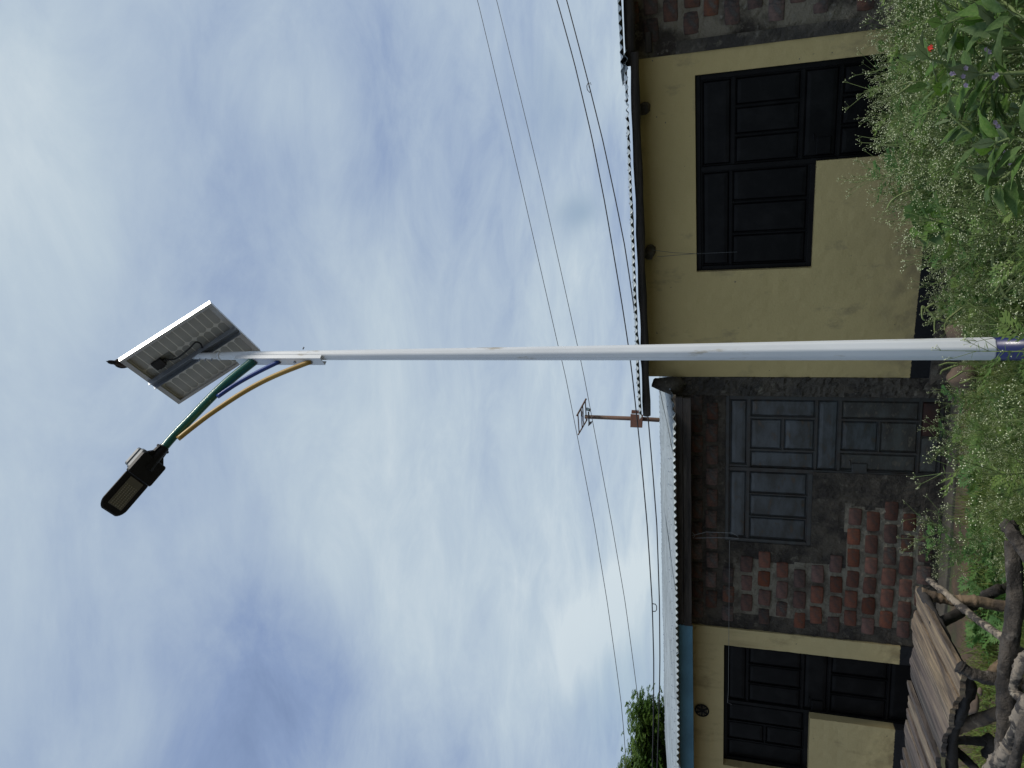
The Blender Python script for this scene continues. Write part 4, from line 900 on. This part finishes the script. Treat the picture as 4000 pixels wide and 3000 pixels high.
while len(mass) < 290 and tries < 12000:
    tries += 1
    Y = r.uniform(2.5, 6.4); yy = r.uniform(-350, 1330) if len(mass) < 225 else r.uniform(1420, 2150)
    if r.random() > (Y / 6.4) ** 1.1: continue
    X = (1500 - yy) / 2773 * Y * .98
    if X > 4.2: continue
    if walldist(X, Y) < .35 or math.hypot(X - .19, Y - 4.0) < .16 or (Y < 4.05 and 1130 < yy < 1560) or math.hypot(X - .45, Y - 3.8) < .48: continue
    if X > .55 and Y < 3.0 and r.random() < .6: continue
    if any((X - a_) ** 2 + (Y - b_) ** 2 < .012 for a_, b_ in placed): continue
    h = top_height(X, Y)
    if h < .22: continue
    h = min(h * (r.uniform(.72, .98) if r.random() < .8 else r.uniform(.98, 1.10)), 1.15)
    placed.append((X, Y))
    mass.append(xf(PV[r.randrange(6)], (X, Y, gz(X, Y) - .02), r.uniform(0, 6.28), h, (r.gauss(0, .12), r.gauss(0, .12))))
# leafy undergrowth
def ground_leaf(seed):
    r2 = random.Random(seed); t = TM()
    for _ in range(9): d = unit(rv(r2) + ZZ * r2.uniform(.3, 1.3)); pinnate(t, r2, np.array([0, 0, 0.]), d, r2.uniform(.12, .24), 3)
    return t.arr()
GL = [ground_leaf(i) for i in range(5)]
for _ in range(700):
    Y = r.uniform(2.4, 6.9); yy = r.uniform(-350, 2350) if r.random() < .72 else r.uniform(1400, 2350); X = (1500 - yy) / 2773 * Y
    if walldist(X, Y) < .25 or X > 4.4 or (Y < 4.15 and (abs(X - .19) < .36 or 1190 < yy < 1530)) or (Y < 3.7 and 1060 < yy < 1640): continue
    if yy > 2150 and Y < 5 and r.random() < .7: continue
    mass.append(xf(GL[r.randrange(5)], (X, Y, gz(X, Y) + r.uniform(0, .35 if yy < 1300 else .08)), r.uniform(0, 6.28), r.uniform(.6, 1.15), (0, 0)))
wt = bpy.data.objects.new('weed_thicket', big_mesh('weed_thicket', mass, ['stem', 'leaf', 'floret', 'leaf_blue'])); C.objects.link(wt); wt['kind'] = 'stuff'
wt['label'] = 'thicket of feathery green weeds with tiny white flowers along the shop fronts'

# weeds that stand clear of the thicket: individual plants
def split_arr(a_, idx):
    v, f, m_ = a_; f2 = f[np.isin(m_, idx)]; used, inv = np.unique(f2, return_inverse=True); return v[used], inv.reshape(f2.shape), np.zeros(len(f2), int)
PM3 = []
for k in range(3):
    a_ = PV[k]; PM3.append([(nm, big_mesh(nm, [split_arr(a_, [i])], [mt])) for nm, i, mt in (('stem', 0, 'stem'), ('foliage', 1, 'leaf_blue'), ('flowers', 2, 'floret'))])
def weed(top_px, Y, var, label, group=None, lean=0.0, rot=None):
    tp = atY(top_px[0], top_px[1], Y); x, y = tp[0], tp[1]; h = tp[2] - gz(x, y)
    t = thing('flowering_weed', label, 'weed', (x, y, gz(x, y) - .01), group); t.rotation_euler = (0, lean, rot if rot is not None else random.uniform(0, 6.28)); t.scale = (h * 1.02,) * 3
    for nm, me in PM3[var]:
        o = bpy.data.objects.new(nm, me); C.objects.link(o); o.parent = t
        if nm in ('flowers', 'foliage'): o['kind'] = 'stuff'
    return t
gw = 'white-flowered weeds standing clear of the thicket'
weed((3310, 430), 4.6, 0, 'tall white-flowered weed whose tip crosses the lower black door panels', gw)
weed((3300, 600), 4.7, 1, 'tall white-flowered weed with its tip over the edge between black door and yellow wall', gw)
weed((3345, 790), 4.9, 2, 'open airy white-flowered weed against the yellow wall just under the black window', gw)
weed((3490, 1040), 4.8, 0, 'loose white-flowered weed at the foot of the yellow wall, halfway from window to lamp post', gw)
weed((3560, 1180), 4.6, 1, 'low white-flowered weed against the black plinth beside the lamp post', gw)
weed((3615, 1540), 5.2, 2, 'thin white-flowered weed in front of the cement corner next to the grey door', gw)
weed((3570, 1730), 5.3, 1, 'single tall weed in front of the rusty bottom of the grey door', gw)
weed((3530, 2110), 5.0, 0, 'bushy white-flowered weed alone in front of the red brick wall', gw)
weed((3560, 2150), 5.1, 2, 'smaller feathery weed close beside the bushy one at the brick wall', gw)
weed((3340, 90), 4.5, 1, 'white-flowered weed reaching highest in front of the dark brick corner', gw)

# grass
def grass_patch(n, ylo, yhi, Ylo, Yhi, hlo, hhi, seed):
    r = random.Random(seed); t = TM()
    for _ in range(n // 9):
        Y0 = r.uniform(Ylo, Yhi); yy = r.uniform(ylo, yhi); X0 = (1500 - yy) / 2773 * Y0
        if walldist(X0, Y0) < .22 or (Y0 < 4.1 and 1270 < yy < 1450): continue
        if -3.2 < X0 < -.9 and Y0 > 5.0 and mn.noise(Vector((X0 * 1.3, Y0 * 1.3, 4))) > .12: continue
        for _ in range(9):
            x, y = X0 + r.gauss(0, .04), Y0 + r.gauss(0, .04); h = r.uniform(hlo, hhi); d = unit(rv(r) * r.uniform(.1, .8) + ZZ); sd_ = rv(r) * r.uniform(.0014, .003)
            p0 = np.array([x, y, gz(x, y) - .01]); p1 = p0 + d * h * .5; p2 = p0 + d * h * .85 + rv(r) * h * .15 - ZZ * h * .05; p3 = p2 + unit(d + rv(r) * .9 - ZZ * .7) * h * .3
            t.add([p0 - sd_, p0 + sd_, p1 - sd_, p1 + sd_, p2 - sd_ * .7, p2 + sd_ * .7, p3], [(0, 1, 3), (0, 3, 2), (2, 3, 5), (2, 5, 4), (4, 5, 6)], 0)
    return t.arr()
gp_ = [grass_patch(15000, 1450, 3200, 3.6, 7.3, .08, .28, 1), grass_patch(3500, 1830, 2120, 4.2, 5.9, .25, .5, 2), grass_patch(3500, 2150, 2600, 3.3, 5.6, .15, .38, 3), grass_patch(5000, -300, 1400, 2.4, 6.8, .15, .5, 5), grass_patch(3000, 1400, 1800, 3.2, 6.5, .15, .4, 6)]
go = bpy.data.objects.new('grass', big_mesh('grass', gp_, ['grass'])); C.objects.link(go); go['kind'] = 'stuff'; go['label'] = 'long green grass growing among the weeds'
# small leafy ground cover under the table
t = TM(); r = random.Random(3)
for _ in range(4500):
    Y = r.uniform(3.6, 7.0); yy = r.uniform(1400, 3150); X = (1500 - yy) / 2773 * Y
    if walldist(X, Y) < .3 or mn.noise(Vector((X * 1.3, Y * 1.3, 4))) > .2: continue
    p = np.array([X, Y, gz(X, Y) + r.uniform(.01, .09)])
    for _ in range(3): d = unit(rv(r) + ZZ * r.uniform(.1, .9)); t.blade(p, d, unit(np.cross(d, ZZ)), r.uniform(.02, .045), r.uniform(.006, .012), 0, .005)
go = bpy.data.objects.new('ground_cover', big_mesh('ground_cover', [t.arr()], ['leaf'])); C.objects.link(go); go['kind'] = 'stuff'; go['label'] = 'low leafy ground cover under and behind the table'
# stones
t = TM(); pbs = []
for _ in range(260):
    Y = r.uniform(4.4, 7.2); yy = r.uniform(2300, 3200); X = (1500 - yy) / 2773 * Y; s_ = r.uniform(.008, .035); p = np.array([X, Y, gz(X, Y) + s_ * .2])
    if walldist(X, Y) < .35: continue
    k = [np.array([r.uniform(.7, 1.2), 0, 0]), np.array([-r.uniform(.7, 1.2), 0, 0]), np.array([0, r.uniform(.7, 1.2), 0]), np.array([0, -r.uniform(.7, 1.2), 0]), np.array([.1, 0, .6]), np.array([0, 0, -.6])]
    Rm = np.array(Matrix.Rotation(r.uniform(0, 6), 3, 'Z')); t.add([p + Rm @ q * s_ for q in k], [(0, 2, 4), (2, 1, 4), (1, 3, 4), (3, 0, 4), (2, 0, 5), (1, 2, 5), (3, 1, 5), (0, 3, 5)], 0)
go = bpy.data.objects.new('pebbles', big_mesh('pebbles', [t.arr()], ['pebble'])); C.objects.link(go); go['kind'] = 'stuff'; go['label'] = 'scattered reddish pebbles on bare soil behind the table'
def stone(px, Y, R3, label, m, seed):
    c = atY(*px, Y); import bmesh
    bm = bmesh.new(); bmesh.ops.create_icosphere(bm, subdivisions=3, radius=1)
    for v in bm.verts:
        q = v.co * (1 + .22 * mn.noise(v.co * 1.3 + Vector((seed, 0, 0))) + .05 * mn.noise(v.co * 5)); v.co = Vector((q.x * R3[0], q.y * R3[1], q.z * R3[2]))
    me = bpy.data.meshes.new('stone'); bm.to_mesh(me); bm.free(); me.materials.append(MT[m]); me.polygons.foreach_set('use_smooth', [True] * len(me.polygons))
    o = bpy.data.objects.new('stone', me); C.objects.link(o); o.location = tuple(c); o['label'] = label; o['category'] = 'stone'
stone((3765, 1475), 6.75, (.12, .10, .12), 'smooth brown stone at the foot of the cement corner by the lamp post', 'stone', 1)
stone((3790, 1290), 6.4, (.13, .12, .16), 'brown stone half hidden in weeds against the black plinth', 'stone', 4)
stone((3792, 2745), 5.6, (.09, .07, .05), 'reddish flat stone on bare soil under the table', 'pebble', 7)
stone((3828, 2700), 5.4, (.026, .02, .015), 'small pale stone chip in the grass behind the table', 'pebble', 9)

# broad-leaved plant in the near corner: each leaf its own part
def leaf_mesh(name, seed, m, fold=.5, droop=.35):
    mb = MB(); n = 9; ws = [.0, .55, .88, 1.0, .97, .84, .64, .38, .16, .0]
    vs = []; rr_ = random.Random(seed)
    for k in range(n + 1):
        y = k / n; z = -droop * y * y * .5; w_ = .175 * ws[k] * (1 + .08 * math.sin(k * 2.2 + seed)); wv = .022 * math.sin(k * 1.9 + seed)
        for q in (-1, -.5, 0, .5, 1): vs.append((q * w_, y, z + fold * abs(q) * w_ * .6 + wv * abs(q) * (1 if q > 0 else -.7) + (.008 if abs(q) == .5 else 0)))
    mb.add(vs, [(k * 5 + j, k * 5 + j + 1, (k + 1) * 5 + j + 1, (k + 1) * 5 + j) for k in range(n) for j in range(4)])
    mb.tube([(0, -.18, .03), (0, 0, -.003), (0, .5, -.003 - droop * .125), (0, .95, -droop * .45 - .002)], [.012, .010, .007, .002], 4, 1)
    return mb.mesh(name, [m, 'stem'], smooth=True)
LM = [leaf_mesh('leaf', i, 'broad', .35 + .2 * (i % 3), .2 + .22 * (i % 4)) for i in range(7)] + [leaf_mesh('leaf', 9 + i, 'broad_pale', .3, .3) for i in range(2)]
bp_ = thing('broad_leaved_weed', 'big broad-leaved green plant with small lilac flowers in the corner nearest the camera', 'plant', (1.35, 2.5, gz(1.35, 2.5)))
stems = [[(4250, 270, 2.25), (3990, 283, 2.28), (3900, 286, 2.3), (3800, 292, 2.32), (3715, 300, 2.34)],
         [(4250, 330, 2.3), (4000, 160, 2.35), (3930, 105, 2.38), (3850, 60, 2.4)],
         [(4250, 120, 2.2), (4000, 68, 2.25), (3950, 30, 2.3), (3890, -20, 2.35)],
         [(4250, 420, 2.35), (4000, 485, 2.4), (3930, 492, 2.42), (3850, 485, 2.44), (3740, 470, 2.46)],
         [(4300, 300, 2.5), (4000, 350, 2.5), (3900, 360, 2.5), (3780, 345, 2.52)],
         [(4250, 560, 2.2), (4000, 640, 2.22), (3930, 690, 2.25), (3870, 720, 2.26)],
         [(4250, 520, 2.5), (4000, 440, 2.5), (3800, 385, 2.52), (3640, 330, 2.54)], [(4200, 150, 2.6), (3900, 215, 2.6), (3700, 245, 2.6), (3590, 215, 2.6)],
         [(4250, 680, 2.4), (3950, 600, 2.42), (3800, 520, 2.44), (3710, 450, 2.46)], [(4250, 40, 2.5), (3900, 20, 2.5), (3780, 60, 2.5), (3690, 95, 2.52)],
         [(4300, 560, 2.1), (4050, 560, 2.12), (3960, 540, 2.14), (3890, 560, 2.16)],
         [(4250, 180, 2.6), (3950, 190, 2.6), (3830, 170, 2.62), (3760, 150, 2.64)]]
r = random.Random(12)
for si, st in enumerate(stems):
    P3 = smooth_path([atY(*p) for p in st], 22); mb = MB(); mb.tube(P3, [.0065 - .004 * i / 21 for i in range(22)], 7); mb.build('stem', 'stem', bp_, smooth=True)
    k = 7; ang = r.uniform(0, 6)
    while k < 22:
        for _ in range(2 if k % 4 else 3):
            ang += 2.4; t_ = unit(P3[min(k + 1, 21)] - P3[k - 1]); u_ = unit(np.cross(t_, [.2, .3, .9])); v_ = np.cross(t_, u_)
            d = unit(math.cos(ang) * u_ + math.sin(ang) * v_ + t_ * r.uniform(.3, .9)); xx = unit(np.cross(d, ZZ) + 1e-4); nn_ = np.cross(xx, d)
            ro = r.gauss(0, .35); xr = xx * math.cos(ro) + nn_ * math.sin(ro); nr = np.cross(xr, d)
            ln = r.uniform(.075, .130) * (1 if k < 18 else .7)
            o = bpy.data.objects.new('leaf', LM[r.randrange(9) if r.random() < .6 else r.randrange(7)]); C.objects.link(o); o.parent = bp_
            pos = P3[k] + d * ln * .15 - wloc(bp_)
            o.matrix_local = Matrix(((xr[0] * ln, d[0] * ln, nr[0] * ln, pos[0]), (xr[1] * ln, d[1] * ln, nr[1] * ln, pos[1]), (xr[2] * ln, d[2] * ln, nr[2] * ln, pos[2]), (0, 0, 0, 1)))
        k += 2
fl = MB(); r = random.Random(5)
for x, y, Y in ((3775, 225, 2.42), (3770, 268, 2.3), (3715, 290, 2.3), (3728, 285, 2.3), (3760, 300, 2.3), (3770, 335, 2.3), (3850, 195, 2.45), (3862, 205, 2.45), (3880, 305, 2.3), (3890, 295, 2.3), (3885, 480, 2.4), (3895, 495, 2.4), (3915, 590, 2.4), (3925, 610, 2.4), (3955, 620, 2.4), (3943, 640, 2.4)):
    c = atY(x, y, Y - .03)
    for k in range(5):
        a_ = k * 1.257 + x; d = unit(RT * math.cos(a_) + UP * math.sin(a_) - FW * .5); s_ = unit(np.cross(d, FW)); L_ = .009
        fl.add([c, c + d * L_ * .6 + s_ * .0035, c + d * L_, c + d * L_ * .6 - s_ * .0035], [(0, 1, 2, 3)])
fl.build('flowers', 'lilac', bp_, kind='stuff')

# red and blue scrap
rs = thing('plastic_scrap', 'bright red and dark blue scrap caught among the weeds above the broad leaves', 'scrap', atY(3627, 195, 2.75))
c = atY(3627, 192, 2.75); m_ = MB()
for k in range(4):
    a_ = k * .5 - .3; d = unit(-UP * math.cos(a_) * .3 + RT * (.6 - .35 * k) - FW * .3); s_ = unit(np.cross(d, FW)); m_.add([c - d * .012, c + s_ * .009 + FW * .004, c + d * .018, c - s_ * .009 - FW * .003], [(0, 1, 2, 3)])
m_.build('red_piece', 'red', rs, sol=.001)
m_ = MB(); c2_ = c + UP * .016; m_.add([c2_ + RT * .012, c2_ + UP * .008, c2_ - RT * .008, c2_ - UP * .007], [(0, 1, 2, 3)]); m_.build('blue_piece', 'navy', rs, sol=.001)

# lobed-leaf plant by the yellow wall
lp = thing('lobed_leaf_plant', 'plant with large drooping lobed leaves in front of the black plinth', 'plant', atY(3760, 860, 4.3) * np.array([1, 1, 0]) + ZZ * gz(.9, 4.3))
cz_ = atY(3598, 858, 4.3); mb = MB(); mb.tube(smooth_path([np.array(lp.location), atY(3700, 872, 4.3), cz_], 10), [.006, .006, .005, .005, .005, .005, .004, .004, .004, .003], 6); mb.build('stem', 'stem', lp)
def palm_leaf(P0, d, nrm, size, m):
    mb = MB(); sdv = unit(np.cross(d, nrm)); n = 5; vs = [P0]; fs = []
    pts = []
    for k in range(n):
        a_ = math.radians(-80 + 40 * k); tip = P0 + (d * math.cos(a_) + sdv * math.sin(a_)) * size * (1 - .12 * abs(k - 2)) - ZZ * size * .25
        pts.append(tip)
        if k < n - 1: a2 = a_ + math.radians(20); pts.append(P0 + (d * math.cos(a2) + sdv * math.sin(a2)) * size * .62 + nrm * size * .05 - ZZ * size * .08)
    for i, p in enumerate(pts):
        vs.append(p); m0 = lerp(P0, p, .5) + nrm * size * .05; vs.append(m0)
    for i in range(len(pts) - 1): a_, b_ = 1 + 2 * i, 3 + 2 * i; fs += [(0, a_ + 1, b_ + 1), (a_ + 1, a_, b_, b_ + 1)]
    mb.add(vs, fs); return mb.build('leaf', m, lp)
for dx, dy, sz, pxx in ((-.5, .55, .15, (3596, 845)), (-.25, -.9, .13, (3600, 868)), (.1, -.75, .14, (3625, 880)), (-.7, 0, .12, (3590, 855)), (.4, .6, .13, (3640, 850))):
    d = unit(-UP * -dx * -1 * -1 + RT * dy - FW * .2) if False else unit(UP * (-dx) + RT * dy - FW * .3)
    palm_leaf(atY(*pxx, 4.28), d, unit(ZZ * .7 - FW * .7), sz, 'broad')

# weeds with drooping seed spikes
def spike_weed(px_list, Y, label, m='spike'):
    base = atY(*px_list[0][0][0], Y); t = thing('spiked_weed', label, 'weed', (base[0], base[1], gz(base[0], base[1])), 'weeds with drooping seed spikes')
    sm = MB(); 
    for pts, rad in px_list:
        P3 = smooth_path([atY(x, y, Y) for x, y in pts], 26)
        q = MB(); rs_ = [rad * (1 - .5 * i / 25) * (1 + .35 * (i % 2)) for i in range(26)]; q.tube(P3, rs_, 6, wob=.8, seed=pts[0][1]); q.build('seed_spike', m, t)
        sm.tube([t.location[:], P3[0]] if np.linalg.norm(P3[0] - np.array(t.location)) > .02 else [P3[0] - ZZ * .05, P3[0]], .003, 5)
    sm.build('stem', 'stem', t); return t
spike_weed([([(3960, 1165), (3930, 1160), (3895, 1085), (3880, 1000), (3900, 985), (3960, 960)], .007), ([(3990, 1060), (3940, 1075), (3900, 1120), (3876, 1150)], .007), ([(4000, 1075), (3980, 1110), (3975, 1150)], .007), ([(3990, 1010), (3950, 1015), (3925, 1050)], .006), ([(4000, 1150), (3970, 1110), (3915, 1160), (3905, 1165)], .006)], 3.1, 'weed with long drooping yellow-green seed spikes just beside the foot of the lamp post')
spike_weed([([(3660, 1250), (3605, 1195), (3602, 1240), (3612, 1252)], .006), ([(3650, 1185), (3615, 1205), (3612, 1220)], .005), ([(3720, 1265), (3660, 1245), (3650, 1270), (3652, 1300)], .006), ([(3760, 1200), (3700, 1250), (3690, 1290)], .005)], 4.3, 'weed with hooked seed spikes arching in front of the black plinth')
spike_weed([([(3740, 1420), (3700, 1418), (3668, 1428)], .006), ([(3745, 1425), (3700, 1440), (3680, 1448), (3672, 1462)], .006), ([(3760, 1450), (3730, 1470), (3705, 1485)], .006), ([(3790, 1480), (3760, 1495), (3748, 1495)], .005)], 4.5, 'weed with pale seed spikes pointing up beside the smooth stone')
spike_weed([([(3560, 745), (3510, 765), (3478, 790), (3465, 815)], .006), ([(3800, 690), (3740, 760), (3690, 770), (3660, 800)], .006), ([(3820, 700), (3790, 735), (3770, 780)], .005), ([(3830, 720), (3810, 750), (3795, 785)], .005), ([(3760, 740), (3755, 760), (3750, 765)], .005)], 3.9, 'weed with knotty seed spikes below the corner of the black window')
spike_weed([([(3560, 330), (3520, 360), (3475, 385)], .006), ([(3570, 320), (3530, 330), (3500, 345)], .005), ([(3655, 425), (3645, 440), (3650, 450)], .006), ([(3990, 880), (3950, 900), (3905, 820), (3890, 800)], .006)], 3.6, 'weed with yellowish seed spikes deep in the thicket above the broad leaves')

# ================================================================== tree behind the roofs
tree = thing('tree', 'leafy green tree rising behind the tin roof of the cream shop', 'tree', (-8.9, 14.5, 0))
m_ = MB(); r = random.Random(9)
tb = np.array([-8.9, 14.5, -.1]); m_.tube([tb, tb + [.1, 0, 1.2], tb + [.05, .1, 2.4], tb + [.2, 0, 3.3]], [.2, .16, .13, .09], 10, wob=.3); limbs = []
m_.build('trunk', 'tree_bark', tree, smooth=True)
lm = MB(); t = TM(); tips = []
for _ in range(60):
    a_ = r.uniform(0, 6.28); c_ = np.array([-8.6, 14.6, 3.1]); 
    e = c_ + np.array([math.cos(a_) * r.uniform(.3, 2.1), math.sin(a_) * r.uniform(.3, 1.8), r.uniform(-.9, .75)])
    b_ = tb + np.array([.08, 0, r.uniform(1.6, 3.2)]); mid = lerp(b_, e, .5) + ZZ * .25
    lm.tube(smooth_path([b_, mid, e], 7), [.045, .04, .032, .026, .02, .014, .008], 5); tips.append(e); tips.append(lerp(mid, e, .5))
# sprays placed where the outline shows over the roof
for px in ((2468, 2722), (2440, 2742), (2500, 2735), (2520, 2790), (2455, 2800), (2560, 2730), (2575, 2760), (2450, 2850), (2442, 2900), (2480, 2760), (2590, 2745), (2500, 2770), (2430, 2960), (2400, 2985), (2470, 2900), (2540, 2800), (2560, 2840), (2600, 2800), (2480, 2830), (2520, 2860), (2390, 3040), (2440, 2940), (2600, 2740), (2570, 2900), (2500, 2930), (2540, 2960), (2470, 2980)):
    e = atY(px[0] + 48, px[1] + 38, 13.9 + r.uniform(-.5, .7)); b_ = np.array([-8.3, 14.4, 2.6]); lm.tube(smooth_path([b_, lerp(b_, e, .5) + ZZ * .1, e], 7), [.03, .025, .02, .016, .012, .009, .005], 4); tips += [e, e, lerp(b_, e, .75), lerp(b_, e, .85)]
lm.build('branches', 'tree_bark', tree, kind='stuff', smooth=True)
for e in tips:
    for _ in range(34):
        p = e + np.array([r.gauss(0, .13), r.gauss(0, .13), r.gauss(0, .11)]); d = unit(rv(r) + ZZ * r.uniform(-.5, .7)); L_ = r.uniform(.09, .16)
        sd_ = unit(np.cross(d, ZZ)); up_ = np.cross(sd_, d)
        t.seg(p, p + d * L_, .003, .002, 0)
        for k in range(5):
            q = p + d * L_ * (k + 1) / 5
            for sg in (1, -1):
                dd = unit(sd_ * sg + d * .5 - ZZ * r.uniform(0, .5)); t.blade(q, dd, unit(np.cross(dd, up_)), r.uniform(.045, .075), .016, 0, .016)
me = big_mesh('crown', [t.arr()], ['tree_leaf']); o = bpy.data.objects.new('crown', me); C.objects.link(o); o.parent = tree; o.location = tuple(-np.array(tree.location)); o['kind'] = 'stuff'
